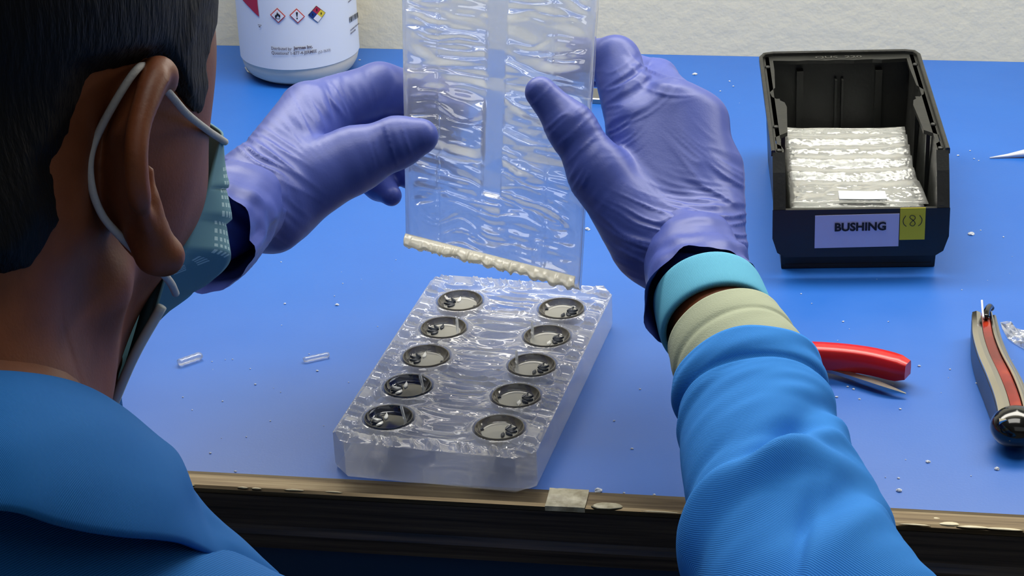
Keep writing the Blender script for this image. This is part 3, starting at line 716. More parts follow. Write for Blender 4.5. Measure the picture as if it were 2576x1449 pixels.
seam = np.exp(-((uu - .20) / .006) ** 2) + np.exp(-((uu - .80) / .006) ** 2) + np.exp(-((np.abs(uu - .505 - .02 * (vv - .5)) - .05) / .004) ** 2) * (vv > .16)
hgt -= .0011 * seam * env
hgt -= bar * .0012
tk = .011
fr = base + nrm * (hgt - .0018 * (1 - sstep(0, .16, edge)))[..., None]
bk = base - nrm * (tk - .0015 * (1 - sstep(0, .16, edge)) + .0016 * (n2(vv * 16, uu * 4, 51) - .5))[..., None]
out = np.vstack([fr.reshape(-1, 3), bk.reshape(-1, 3)]); o_ = nx * ny
Fq = [grid_faces(nx, ny), grid_faces(nx, ny, o_, True)]
loop = [i * ny for i in range(nx)] + [(nx - 1) * ny + j for j in range(1, ny)] + [i * ny + ny - 1 for i in range(nx - 2, -1, -1)] + [j for j in range(ny - 2, 0, -1)]; ln = len(loop)
Fq.append(np.array([(loop[i], loop[i] + o_, loop[(i + 1) % ln] + o_, loop[(i + 1) % ln]) for i in range(ln)]))
base_c = P(1235, 660, 1.18)
sheet = thing('silicone_mould_sheet', 'clear wrinkled silicone mould half held upright between two violet gloves', 'mould', tuple(base_c))
def orient(V, F, n):               # make face normals of the first face point along n
    f = F[0]; nn = np.cross(V[f[1]] - V[f[0]], V[f[2]] - V[f[0]]); return F if nn @ n > 0 else F[:, ::-1]
Fq[0] = orient(out, Fq[0], nrm); Fq[1] = orient(out, Fq[1], -nrm); cmid = out.mean(0)
f = Fq[2][ln // 8]; Fq[2] = orient(out, Fq[2][ln // 8:], out[f[0]] - cmid) if False else Fq[2]
f0 = Fq[2][10]; nn = np.cross(out[f0[1]] - out[f0[0]], out[f0[2]] - out[f0[0]])
if nn @ (out[f0[0]] - cmid) < 0: Fq[2] = Fq[2][:, ::-1]
obj('sheet_body', out, np.vstack(Fq), m_slab.m, sheet)
# added cream strip: lamp light in the clear lower edge, as colour
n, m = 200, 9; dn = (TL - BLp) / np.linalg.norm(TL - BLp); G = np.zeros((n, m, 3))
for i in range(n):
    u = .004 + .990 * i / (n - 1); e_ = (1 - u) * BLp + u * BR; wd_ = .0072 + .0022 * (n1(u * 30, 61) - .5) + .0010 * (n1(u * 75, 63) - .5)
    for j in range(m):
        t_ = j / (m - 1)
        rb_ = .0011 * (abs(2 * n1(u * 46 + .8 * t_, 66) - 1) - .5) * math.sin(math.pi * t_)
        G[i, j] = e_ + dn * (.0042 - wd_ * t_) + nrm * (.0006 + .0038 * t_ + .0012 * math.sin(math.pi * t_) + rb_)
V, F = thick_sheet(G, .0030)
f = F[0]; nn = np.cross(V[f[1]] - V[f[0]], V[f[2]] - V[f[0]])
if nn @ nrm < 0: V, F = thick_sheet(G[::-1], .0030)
obj('painted_glow_strip', V, F, m_edgeglow.m, sheet, label='cream strip painting lamp light in the lower edge')

# ------------------------------------------------------------------ small things on the bench
def sprue(a, b, r, label, sq=.75):
    pa, pb = on_plane(*a), on_plane(*b); C = np.linspace(pa, pb, 12); C[:, 2] = BZ + r * sq + .0003
    R_ = np.full(12, r) * (1 + .06 * np.sin(np.arange(12) * 2.1)); R_[0] *= .8; R_[-1] *= .85
    C = np.array(C); T, E1, E2 = frames(C, np.array([0, 0, 1.])); a_ = np.linspace(0, 2 * np.pi, 14, endpoint=False)
    V = (C[:, None] + E1[:, None] * (np.cos(a_)[None, :, None] * R_[:, None, None] * sq) + E2[:, None] * (np.sin(a_)[None, :, None] * R_[:, None, None])).reshape(-1, 3)
    F = [(i * 14 + j, i * 14 + (j + 1) % 14, (i + 1) * 14 + (j + 1) % 14, (i + 1) * 14 + j) for i in range(11) for j in range(14)] + [tuple(range(14))[::-1], tuple(range(154, 168))]
    return tag(obj('plastic_sprue', V, F, m_pin.m), label, 'plastic offcut', 'clear sprue offcuts on the bench')
sprue((450, 922), (507, 902), .0027, 'wider clear plastic sprue offcut, the one nearer the person’s neck')
sprue((764, 912), (828, 898), .0019, 'slim clear plastic sprue offcut between the person and the mould block')
# white nozzle tip entering from the right
C = np.array([on_plane(2490, 399), on_plane(2535, 397), on_plane(2580, 395), on_plane(2640, 392), on_plane(2700, 389)]); C[:, 2] = BZ + np.array([.0006, .0016, .0030, .0036, .0040])
tag(obj('nozzle', *tube(C, np.array([.0004, .0012, .0026, .0034, .0038]), 16), m_whiteink.m), 'white tapered nozzle tip at the right beside the black bin', 'nozzle')
# grey steel bar behind the right hand
a, b = on_plane(1462, 246), on_plane(1575, 252)
C = np.array([a, b]); V, F = sweep(C, [(-.0105, .0003), (.0105, .0003), (.0105, .0035), (.0098, .0042), (-.0098, .0042), (-.0105, .0035)]); tag(obj('steel_bar', V, F, m_steel.m, smooth=False), 'flat grey steel bar on the bench behind the raised right hand', 'bar')
# flush cutter with red grips
cut_ = thing('flush_cutter', 'hand cutter with red plastic grips half hidden by the blue sleeve', 'cutter', tuple(on_plane(2100, 930)))
def grip(pix, z, w_, h_, name, m, parent, sc_=None):
    C = np.array([on_plane(x, y, BZ + zz) for (x, y), zz in zip(pix, z)]); C = spline(C, 20)
    pr_ = [(-w_, -h_), (w_, -h_), (w_ * 1.05, -h_ * .2), (w_ * .95, h_ * .8), (w_ * .7, h_), (-w_ * .7, h_), (-w_ * .95, h_ * .8), (-w_ * 1.05, -h_ * .2)]
    s_ = np.ones(20); s_[-1] = .72; s_[-2] = .96; s_[0] = .7
    V, F = sweep(C, pr_, (0, 0, 1), s_); return obj(name, V, F, m.m, parent, auto=50)
grip([(1800, 905), (1920, 892), (2060, 893), (2180, 905), (2284, 930)], [.012, .012, .0115, .011, .0105], .0058, .0062, 'grip', m_red, cut_)
grip([(1800, 925), (1850, 985), (1880, 1060), (1900, 1130)], [.012, .011, .010, .010], .0055, .0055, 'grip', m_red, cut_)
C = np.array([on_plane(1800, 912, BZ + .012), on_plane(1762, 916, BZ + .012)]); V, F = sweep(C, [(-.007, -.004), (.007, -.004), (.007, .004), (-.007, .004)], scale=[1, .4]); obj('jaw', V, F, m_steel.m, cut_, smooth=False)
V, F = lathe([(0, -.0055), (.004, -.0055), (.004, .0055), (.0032, .006), (0, .006)], 18); o = obj('pivot', V + on_plane(1800, 914, BZ + .012), F, m_steel.m, cut_, auto=40)
C = np.array([on_plane(x, y, BZ + z) for x, y, z in ((2020, 912, .0035), (2110, 935, .0045), (2180, 957, .0048), (2240, 977, .0042), (2279, 990, .0028))])
V, F = sweep(spline(C, 16), [(-.0024, -.0011), (.0024, -.0011), (.0022, .0009), (-.0022, .0009)], scale=np.concatenate([np.ones(9), np.linspace(1, .2, 7)]))
pick = tag(obj('thin_scalpel', V, F, m_steel.m, smooth=False), 'thin pointed steel blade lying below the red grip', 'blade')
# long lever tool at the right edge
tool = thing('lever_tool', 'long black tool with chrome rails and dark red inlay at the right edge', 'tool', tuple(on_plane(2500, 950)))
cl = [(2474, 774), (2477, 803), (2482, 838), (2497, 885), (2520, 935), (2540, 985), (2552, 1030), (2556, 1062)]
C = np.array([on_plane(x, y, BZ + .019) for x, y in cl]); C = spline(C, 40); Cb = C.copy(); Cb[:, 2] = BZ + .0085
wdt = np.interp(np.linspace(0, 1, 40), [0, .25, .6, 1], [.72, .85, 1.0, 1.0])
def rail(off0, off1, z0, z1, name, m, arch=0., sub=None):
    pr_ = [(off0, z0), (off1, z0), (off1, z1), ((off0 + off1) / 2, z1 + arch), (off0, z1)]
    k_ = 34 if 'body' in name or 'panel' in name else 40
    V, F = sweep(Cb[:k_], pr_, (0, 0, 1), wdt[:k_]); return obj(name, V, F, m.m, tool, auto=40)
sgn = -1 if np.cross(C[5] - C[0], [0, 0, 1])[0] > 0 else 1     # profile + side is screen left
rail(.0075 * 1, -.0085, -.008, .0075, 'black_body', m_gloss); 
bodyside = rail(.0088, .0074, -.008, .0085, 'side_panel', M('navy_gloss_plastic', lin(10, 22, 46), .3))
rail(.0085, .0020, .0076, .0105, 'chrome_lever', m_chrome, .0012)
rail(.0014, -.0044, .0076, .0096, 'red_inlay', m_maroon, .0004)
rail(-.0048, -.0068, .0070, .0112, 'chrome_rail', m_chrome, .0006)
rail(-.0072, -.0100, .0010, .0080, 'dark_rail', m_steel, .0006)
e = on_plane(2556, 1074, BZ + .012); 
V, F = lathe([(0, -.011)] + [(.0135 * math.cos(t_) if abs(t_) < 1.57 else 0, .0105 * math.sin(t_)) for t_ in np.linspace(-1.4, 1.4, 16)] + [(0, .0107)], 32); V = V * [1.0, 1.05, 1.0]
obj('end_cap', V + e, F, m_gloss.m, tool)
hp = P(2476, 775, on_plane(2476, 800)[1] * 0 + 1.335)
q = [on_plane(2474, 800, BZ + .019), on_plane(2472, 782, BZ + .021), on_plane(2470, 756, BZ + .023)]; obj('wire_tip', *tube(spline(q, 8), .0006, 8), m_whiteink.m, tool)
q = [on_plane(2480, 800, BZ + .018), on_plane(2482, 784, BZ + .019), on_plane(2489, 772, BZ + .018), on_plane(2494, 776, BZ + .016)]; obj('hook', *tube(spline(q, 14), .0019, 10), m_gloss.m, tool)
# crumpled clear scrap
sp = [(2516, 815), (2535, 812), (2548, 828), (2590, 838), (2640, 850), (2640, 920), (2600, 905), (2575, 880), (2553, 868), (2535, 855), (2522, 832)]
q = np.array([on_plane(*p_) for p_ in sp]); cen = q.mean(0); V = [cen + [0, 0, .003]]; Fc = []
for k in range(1, 5):
    for i, p_ in enumerate(q): w3 = cen + (p_ - cen) * k / 4; V.append(w3 + [0, 0, .0007 + .003 * (n2(k * 1.7, i * 1.3, 77)) * (k < 4) + .0004])
nq = len(q)
for i in range(nq): Fc.append((0, 1 + i, 1 + (i + 1) % nq))
for k in range(3):
    for i in range(nq): Fc.append((1 + k * nq + i, 1 + (k + 1) * nq + i, 1 + (k + 1) * nq + (i + 1) % nq, 1 + k * nq + (i + 1) % nq))
V = np.array(V); nv = len(V); V2 = V - [0, 0, .0005]; F2 = [tuple(i + nv for i in f[::-1]) for f in Fc]; b0 = 1 + 3 * nq
Fs2 = [(b0 + (i + 1) % nq, b0 + i, nv + b0 + i, nv + b0 + (i + 1) % nq) for i in range(nq)]
tag(obj('plastic_scrap', np.vstack([V, V2]), Fc + F2 + Fs2, m_bag.m, smooth=False), 'crumpled clear plastic scrap beside the long chrome tool', 'scrap')
# crumbs: the larger ones singly, the dust as one
def crumb(px, py, r, seed):
    c0 = on_plane(px, py); rg = np.random.default_rng(seed); V = []; 
    for k, z in ((0, .05), (1, .55), (2, 1.0)):
        for j in range(6):
            a = j * math.pi / 3 + k * .4; q_ = r * (1.0, .95, .45)[k] * rg.uniform(.6, 1.1); V.append((c0[0] + 1.3 * q_ * math.cos(a), c0[1] + q_ * math.sin(a), BZ + .0002 + z * r * .8))
    F = [tuple(range(6))[::-1], tuple(range(12, 18))] + [(k * 6 + j, k * 6 + (j + 1) % 6, (k + 1) * 6 + (j + 1) % 6, (k + 1) * 6 + j) for k in range(2) for j in range(6)]
    return V, F
big = [(2443, 590, .0018, 'largest white crumb right of the black bin'), (1748, 188, .0016, 'white crumb between the right glove and the back edge'), (2508, 1181, .0014, 'white crumb below the end of the chrome tool'), (2262, 1236, .0015, 'white crumb near the bronze edge right of the sleeve'),
       (2334, 1163, .0011, 'white crumb in the open bench area right of the sleeve'), (848, 768, .0011, 'white crumb left of the mould block'), (1505, 1236, .0019, 'white resin crumb on the mat edge right of the tape'), (1478, 578, .0016, 'small clear flake right of the held mould sheet')]
for k, (px, py, r, l_) in enumerate(big): tag(obj('plastic_crumb', *crumb(px, py, r, k), m_crumb.m, smooth=False), l_, 'crumb', 'larger crumbs on the bench')
cr = [(320, 941), (592, 1187), (529, 1141), (717, 765), (707, 660), (642, 968), (460, 1000), (585, 905), (798, 934), (1845, 218), (1835, 205), (1812, 230), (2132, 974), (2147, 980), (2162, 1005), (2312, 922), (2390, 930), (2450, 400), (2462, 405), (2410, 392), (2467, 580), (2524, 597), (2457, 965), (2475, 963), (2480, 968), (2264, 1030), (2235, 810), (2121, 810), (2015, 740), (1570, 1241), (1646, 1246), (1580, 690), (905, 152), (2545, 1010), (2260, 1204), (2105, 1000), (1930, 755), (2440, 380), (1610, 980), (1545, 1060), (1590, 1130), (680, 1060), (620, 1100), (560, 1010)]
parts = [crumb(px, py, random.uniform(.0004, .00085), 100 + k) for k, (px, py) in enumerate(cr)]
for k in range(40): parts.append(crumb(random.uniform(1650, 2560), random.uniform(170, 1250), random.uniform(.0002, .0004), 300 + k))
for k in range(24): parts.append(crumb(random.uniform(450, 1000), random.uniform(640, 1170), random.uniform(.0002, .0004), 400 + k))
V, F = join(parts); dust = tag(obj('plastic_dust', V, F, m_crumb.m, smooth=False), 'scattered tiny white plastic dust specks all over the blue bench', 'dust'); dust['kind'] = 'stuff'

# ------------------------------------------------------------------ the person
th = math.radians(12.0)
hr = Rv * math.cos(th) - Fv * math.sin(th); hf = Rv * math.sin(th) + Fv * math.cos(th); hu = Uv.copy()
HC = camco(-.180, .031, .715)
def hd(r, f, u): return HC + hr * r + hf * f + hu * u
NBc = np.array([-.185, -.062, .68])
NBp = camco(*NBc)
SR, SL = camco(.0, -.155, .615), camco(-.365, -.15, .745)
ELR, WRR = P(2203, 1816, .94), P(1795, 760, 1.115)
ELL, WRL = camco(-.38, -.11, 1.0), P(590, 528, 1.145)
pelvis = np.array([NBp[0] - .03, NBp[1] - .20, .62])
person = thing('person', 'person in blue work coat, face mask and violet gloves bending over the bench', 'person', (float(pelvis[0]), float(pelvis[1]), 0))

# hand joints: (px, py, depth), radius in pixels
RH = dict(
  meta=[[(1655, 640, 1.175), (1612, 330, 1.208)], [(1720, 660, 1.175), (1690, 285, 1.21)], [(1775, 660, 1.172), (1752, 310, 1.212)], [(1800, 640, 1.168), (1800, 430, 1.205)]],
  mr=[(88, 84), (90, 86), (86, 84), (74, 72)],
  wrist=[(1738, 640, 1.165), (1790, 770, 1.118)], wr=[112, 108],
  fing=[[(1608, 320, 1.21), (1548, 152, 1.235), (1470, 150, 1.262), (1415, 190, 1.262)], [(1690, 280, 1.215), (1652, 205, 1.262), (1560, 175, 1.29), (1485, 180, 1.285)], [(1756, 320, 1.22), (1712, 262, 1.272), (1640, 300, 1.295), (1605, 350, 1.275)], [(1800, 430, 1.215), (1745, 380, 1.265), (1680, 400, 1.285), (1655, 450, 1.27)]],
  fr=[(82, 60, 50, 42), (80, 54, 47, 40), (74, 50, 44, 38), (64, 44, 38, 34)],
  thumb=[(1625, 600, 1.175), (1510, 440, 1.182), (1437, 320, 1.186), (1360, 232, 1.188)], tr=(98, 74, 56, 40))
LH = dict(
  meta=[[(652, 452, 1.165), (778, 286, 1.215)], [(662, 500, 1.17), (800, 330, 1.228)], [(680, 540, 1.17), (815, 380, 1.235)], [(690, 560, 1.168), (825, 425, 1.23)]],
  mr=[(86, 80), (86, 82), (80, 78), (74, 68)],
  wrist=[(632, 498, 1.16), (530, 566, 1.112)], wr=[112, 102],
  fing=[[(780, 285, 1.22), (955, 226, 1.25), (1085, 240, 1.272), (1150, 290, 1.262)], [(800, 330, 1.235), (960, 300, 1.275), (1075, 330, 1.285), (1130, 380, 1.27)], [(815, 380, 1.24), (945, 365, 1.285), (1000, 400, 1.28), (1030, 440, 1.262)], [(825, 425, 1.235), (915, 430, 1.27), (955, 465, 1.262), (984, 492, 1.25)]],
  fr=[(78, 67, 52, 42), (76, 60, 50, 42), (68, 50, 42, 36), (62, 44, 38, 27)],
  thumb=[(720, 480, 1.175), (890, 402, 1.185), (1000, 358, 1.186), (1058, 343, 1.184)], tr=(112, 78, 60, 45))
def hand_clay(Hd, shrink, h):
    allp = [P(*p) for k in ('meta', 'fing') for c in Hd[k] for p in c] + [P(*p) for p in Hd['wrist'] + Hd['thumb']]
    A = np.array(allp); cl = Clay(A.min(0) - .035, A.max(0) + .035, h)
    f = lambda r, d: r * d / FPX - shrink
    for c, r in zip(Hd['meta'], Hd['mr']): cl.cone(P(*c[0]), P(*c[1]), f(r[0], c[0][2]), f(r[1], c[1][2]), .008)
    c = Hd['wrist']; cl.cone(P(*c[0]), P(*c[1]), f(Hd['wr'][0], c[0][2]), f(Hd['wr'][1], c[1][2]), .012)
    c = Hd['thumb']; 
    cl.chain([P(*p) for p in c], [f(r, p[2]) for r, p in zip(Hd['tr'], c)], .007)
    for c, r in zip(Hd['fing'], Hd['fr']):
        sub = Clay.__new__(Clay); sub.h = cl.h; sub.lo = cl.lo; sub.ax = cl.ax; sub.F = np.full_like(cl.F, .05)
        sub.chain([P(*p) for p in c], [f(r_, p[2]) for r_, p in zip(r, c)], .004)
        k = .0035; hh = np.clip(.5 + .5 * (sub.F - cl.F) / k, 0, 1); cl.F = sub.F * (1 - hh) + cl.F * hh - k * hh * (1 - hh)
    return cl
def wrinkle(V, F, zones):
    N = vnormals(V, F); px, dz = topix(V); d = np.zeros(len(V)); face = np.clip(-(N @ Fv) * 1.5 + .3, 0, 1)
    for k, (cx, cy, ra, rb, ang, lam, amp, curve) in enumerate(zones):
        a = math.radians(ang); x = px[:, 0] - cx; y = px[:, 1] - cy; s = x * math.cos(a) + y * math.sin(a); t = -x * math.sin(a) + y * math.cos(a)
        m = np.exp(-np.clip((s / ra) ** 2 + (t / rb) ** 2, 0, 40))
        tt = t + curve * s * s
        w = n2(tt / lam + 1.2 * n2(s / 90., t / 60., 80 + k), s / (lam * 9), 60 + k)
        d += m * amp * (1 - np.abs(2 * w - 1) ** .7 * 1.6) * face
    return V + N * d[:, None]
gl = hand_clay(RH, 0., .0011); V, F = gl.mesh()
V = wrinkle(V, F, [(1745, 610, 190, 100, 8, 17, .0019, .0011), (1800, 500, 120, 110, 30, 18, .0012, .001), (1600, 215, 80, 60, -35, 15, .0016, .002), (1660, 190, 70, 45, 20, 15, .0013, .003), (1425, 330, 80, 95, -42, 17, .0015, .0), (1480, 470, 60, 60, -60, 16, .0008, 0), (1560, 330, 50, 60, -30, 12, .0006, .002), (1740, 670, 200, 40, 5, 11, .0010, .001)])
# cut the glove open just under the wristband, then a loose flared cuff
def cuff(C0, C1, r0, r1, ext, n=22, seg=72):
    C = np.linspace(C0, C1, n); R_ = np.interp(np.linspace(0, 1, n), [0, .35, 1], [r0 * .93, r0 * 1.02, r1])
    def dsp(u, a, V, N, T):
        m = ext(a) * u ** 1.5; lf = np.clip(np.cos(a - math.pi * 1.05), 0, 1) ** 2; ru = .0005 * u * (np.sin(a * 9 + u * 3) + .7 * np.sin(a * 14 + 1 + 4 * u)) + .0075 * lf * u ** 2 + .0020 * (n2(u * 7 + 1.2 * np.cos(a * 2), a * 1.5, 91) - .5) * 2
        return T[:, None, :] * m[..., None] + N * ru[..., None]
    V, F = tube(C, R_, seg, disp=dsp, cap=False)
    return V, np.array(F)
def merge(a, b): return np.vstack([a[0], b[0]]), np.vstack([a[1], b[1] + len(a[0])])
cf = cuff(P(1738, 628, 1.168), P(1776, 735, 1.124), .0246, .0263, lambda a: .002 + .017 * np.clip(np.cos(a - math.pi * 1.08), 0, 1) ** 3)
cin = (cf[0] * 1.0, cf[1][:, ::-1]); V, F = merge((V, F), cf)
obj('glove', V, F, m_glove.m, person, label='violet glove on the right hand, thumb over the sheet')
gl2 = hand_clay(LH, 0., .0011); V, F = gl2.mesh()
V = wrinkle(V, F, [(625, 460, 95, 110, 38, 22, .0021, 0), (800, 270, 60, 70, -118, 14, .0009, 0), (860, 250, 70, 60, -105, 17, .0010, 0), (985, 370, 50, 60, -108, 14, .0009, 0), (780, 320, 50, 60, 55, 13, .0008, 0), (600, 540, 100, 80, 40, 16, .0016, 0), (640, 400, 80, 50, 32, 16, .0014, 0)])
cf = cuff(P(612, 512, 1.148), P(512, 592, 1.09), .0238, .0262, lambda a: .002 + .006 * np.clip(np.cos(a + .9), 0, 1) ** 2)
V, F = merge((V, F), cf)
obj('glove', V, F, m_glove.m, person, label='violet glove on the left hand, thumb left of the sheet')

# body: one skin surface, head to hips with arms and hands inside the gloves
cl = Clay(HC - .17, HC + .17, .00125)
def skull(c_):
    ax_ = np.array([hr, hf, hu])
    c_.egg(hd(0, -.010, .066), ax_, (.0745, .094, .076), .01)
    c_.egg(hd(0, -.018, .004), ax_, (.056, .058, .052), .02)
    c_.egg(hd(0, .036, .016), ax_, (.0725, .056, .074), .02)
    c_.egg(hd(0, .044, .052), ax_, (.0715, .052, .055), .02)
    c_.egg(hd(0, .036, -.035), ax_, (.043, .050, .058), .014)
    for s in (-1, 1): c_.chain([hd(s * .048, .006, -.030), hd(s * .034, .014, -.053), hd(s * .021, .042, -.076), hd(s * .013, .066, -.094)], [.013, .011, .011, .014], .012)
    c_.ball(hd(0, .074, -.090), .020, .015)
    c_.cone(hd(0, -.028, -.02), NBp + hu * -.02, .050, .058, .025)
    c_.cone(hd(0, .015, -.05), NBp + hf * .02, .040, .052, .025)
skull(cl)
for s in (-1, 1):
    cl.ball(hd(s * .046, .060, .002), .0150, .018); cl.chain([hd(s * .012, .086, .036), hd(s * .044, .070, .034)], [.0120, .0110], .012)
    cl.ball(hd(s * .032, .092, .016), .0105, .006, True); cl.ball(hd(s * .031, .073, .016), .0125, .004)
    cl.ball(hd(s * .012, .094, -.028), .0085, .006)
cl.chain([hd(0, .088, .020), hd(0, .110, -.024)], [.008, .011], .010)
cl.chain([hd(-.02, .088, -.056), hd(0, .096, -.055), hd(.02, .088, -.056)], [.006, .007, .006], .006); cl.chain([hd(-.018, .088, -.066), hd(0, .094, -.067), hd(.018, .088, -.066)], [.006, .008, .006], .006)
# right ear seen from behind (left one mirrored)
root = [(392, 196, .702), (345, 206, .700), (292, 290, .697), (262, 390, .695), (265, 470, .696), (295, 550, .698), (340, 612, .700), (380, 645, .703)]
rim = [(402, 186, .690), (404, 200, .684), (378, 265, .677), (346, 335, .672), (344, 420, .672), (354, 500, .676), (378, 585, .684), (412, 640, .692)]
def e3(p): return P(*p)
mir = lambda q: q - 2 * ((q - HC) @ hr) * hr
rs, ms = spline([e3(p) for p in root], 30), spline([e3(p) for p in rim], 30)
for g in (lambda q: q, mir):
    for a_, b_ in zip(rs, ms): cl.cone(g(a_), g(b_), .0030, .0022, .0022)
    cl.chain([g(q) for q in spline([e3(p) for p in [(420, 215, .702), (412, 185, .694), (392, 178, .688), (372, 225, .680), (352, 300, .674), (342, 380, .670), (344, 450, .671), (352, 510, .675)]], 26)], [.0030] * 6 + [.0027] * 20, .0022)
    cl.chain([g(e3(p)) for p in ((390, 190, .694), (350, 250, .689), (318, 340, .684))], [.0042, .0042, .0030], .006)
    cl.chain([g(e3(p)) for p in ((372, 430, .684), (378, 500, .684), (386, 560, .688))], [.0018, .0022, .0020], .003)
    cl.chain([g(e3(p)) for p in ((376, 545, .686), (388, 585, .688), (415, 640, .692))], [.0040, .0036, .0046], .004)
    cl.chain([g(e3(p)) for p in ((352, 590, .690), (390, 640, .692), (418, 648, .694))], [.0036, .0048, .0046], .005)
headF = cl.F.copy()
hV, hF = cl.mesh(); hV0 = hV
cut_n = None
# torso, arms (coarser field), joined to the head inside the collar
A = np.array([SR, SL, ELR, ELL, WRR, WRL, NBp, pelvis, P(1700, 300, 1.3)])
bd = Clay(A.min(0) - .16, A.max(0) + .16, .005)
bd.cone(NBp, (SR + SL) / 2 + np.array([0, 0, -.06]), .062, .075, .03)
mid_ = (SR + SL) / 2
bd.chain([mid_ + np.array([0, -.03, -.08]), pelvis + np.array([0, 0, .12]), pelvis], [.115, .105, .125], .05)
bd.chain([SR, mid_ * .6 + SR * .4 + np.array([0, 0, .02]), NBp], [.048, .050, .045], .03); bd.chain([SL, mid_ * .6 + SL * .4 + np.array([0, 0, .02]), NBp], [.048, .050, .045], .03)
bd.chain([SR, ELR, WRR], [.045, .028, .0245], .02); bd.chain([SL, ELL, WRL], [.045, .030, .0205], .02)
bV, bF = bd.mesh()
parts = [(hV, hF), (bV, bF)]
for Hd in (RH, LH): parts.append(hand_clay(Hd, .0016, .0025).mesh())
V = np.vstack([p[0] for p in parts]); o_ = 0; Fs = []
for p in parts: Fs.append(p[1] + o_); o_ += len(p[0])
body = obj('body', V, np.vstack(Fs), m_skin.m, person)
for s in (-1, 1):
    v, f = lathe([(0, -.0118)] + [(.0118 * math.cos(t_), .0118 * math.sin(t_)) for t_ in np.linspace(-1.45, 1.45, 12)] + [(0, .0118)], 24); obj('eye', v + hd(s * .031, .0765, .016), f, m_eye.m, person)

# hair shell: the head field pushed out, kept inside the hairline
poly = np.array([(-1700, -1400), (700, -1400), (640, -300), (585, -60), (566, 0), (548, 55), (530, 100), (520, 150), (527, 220), (512, 268), (497, 288), (474, 278), (440, 236), (425, 205), (395, 158), (335, 168), (215, 190), (172, 330), (122, 420), (150, 560), (75, 672), (-60, 700), (-300, 720), (-1700, 740)], float)
def poly_sd(p, poly):
    d = np.full(len(p), 1e12); ins = np.zeros(len(p), bool); n = len(poly)
    for i in range(n):
        a, b = poly[i], poly[(i + 1) % n]; e = b - a; w_ = p - a
        t_ = np.clip((w_ @ e) / (e @ e), 0, 1); d = np.minimum(d, ((w_ - t_[:, None] * e) ** 2).sum(1))
        c1 = (a[1] > p[:, 1]) != (b[1] > p[:, 1]); xi = a[0] + (p[:, 1] - a[1]) / (b[1] - a[1] + 1e-12) * e[0]; ins ^= c1 & (p[:, 0] < xi)
    return np.where(ins, -1, 1) * np.sqrt(d)
cr_ = Clay(HC - .17, HC + .17, .002)
skull(cr_)
sel = np.argwhere(np.abs(cr_.F) < .022); X = cr_.lo + cr_.h * sel; Lr = (X - HC) @ hr; X2 = np.where((Lr < 0)[:, None], X - 2 * Lr[:, None] * hr, X)
pp, dz = topix(X2); L_ = (X2 - HC) @ hr; Fw = (X2 - HC) @ hf; Uw = (X2 - HC) @ hu
pj = pp + 14 * np.stack([n2(pp[:, 0] / 22., pp[:, 1] / 22., 5) - .5, n2(pp[:, 0] / 20., pp[:, 1] / 24., 6) - .5], 1)
sd = poly_sd(pj, poly) * dz / FPX
front = np.clip((Fw - .045) / .02, 0, 1)      # over the forehead: a hairline across the brow
sd = np.where(Fw > .07, np.maximum(sd, .052 - Uw), sd)
th_ = .005 + .004 * sstep(.02, .10, Uw)
hs = np.full(cr_.F.shape, .05, np.float32)
lump = np.array([mnoise.noise(Vector(q_ * np.array([60, 60, 22.]))) for q_ in X[::1]]) if len(X) < 400000 else np.zeros(len(X))
shell = cr_.F[tuple(sel.T)] - th_ * np.clip(-sd / .006, .15, 1) - .0016 * lump
hs[tuple(sel.T)] = np.maximum(shell, sd - .001 * lump)
hs[cr_.F <= -.022] = -.03; 
cr_.F = np.maximum(hs, -(cr_.F + .008)); hV, hF = cr_.mesh()
obj('hair', hV, hF, m_hair.m, person)
# eyebrow, lashes
parts = []
for k in range(9):
    a_ = hd(.040 - .0012 * k, .0865, .017 + .0004 * k); b_ = a_ + hf * .006 + hr * (.007 - .001 * k) + hu * (.001 + .0005 * k); c_ = a_ + hf * .009 + hr * (.011 - .001 * k) + hu * (.004 + .0004 * k)
    parts.append(tube(spline([a_, b_, c_], 6), np.linspace(.0003, .00008, 6), 5))
V, F = join(parts); lash = obj('eyelash', V, F, m_hair.m, person); lash['kind'] = 'stuff'

# mask
nu, nv = 90, 60
keys = [(0., [(.0680, .070, .0195), (.060, .088, .024), (.040, .112, .032), (.012, .128, .040), (0, .131, .041)]),
        (.30, [(.0670, .060, .002), (.0630, .084, .003), (.044, .115, .006), (.015, .135, .009), (0, .137, .010)]),
        (.58, [(.0620, .050, -.017), (.0630, .082, -.020), (.044, .114, -.029), (.015, .134, -.036), (0, .136, -.038)]),
        (.70, [(.0580, .046, -.026), (.0450, .058, -.030), (.032, .090, -.045), (.012, .120, -.058), (0, .124, -.062)]),
        (1., [(.0550, .045, -.037), (.0425, .049, -.056), (.023, .070, -.084), (.010, .092, -.104), (0, .098, -.108)])]
def symm(pts):
    a_ = spline(pts, 46); return np.vstack([a_, (a_[:-1] * [-1, 1, 1])[::-1]])
KC = [(k_, symm(p_)) for k_, p_ in keys]
def mrow(t_):
    for (k0, c0), (k1, c1) in zip(KC[:-1], KC[1:]):
        if t_ <= k1 + 1e-9: f_ = (t_ - k0) / (k1 - k0); f_ = f_ * f_ * (3 - 2 * f_) * .5 + f_ * .5; return c0 * (1 - f_) + c1 * f_
UE = KC[0][1]
nu = len(UE); G = np.zeros((nu, nv, 3)); UVs = np.zeros((nu, nv, 2))
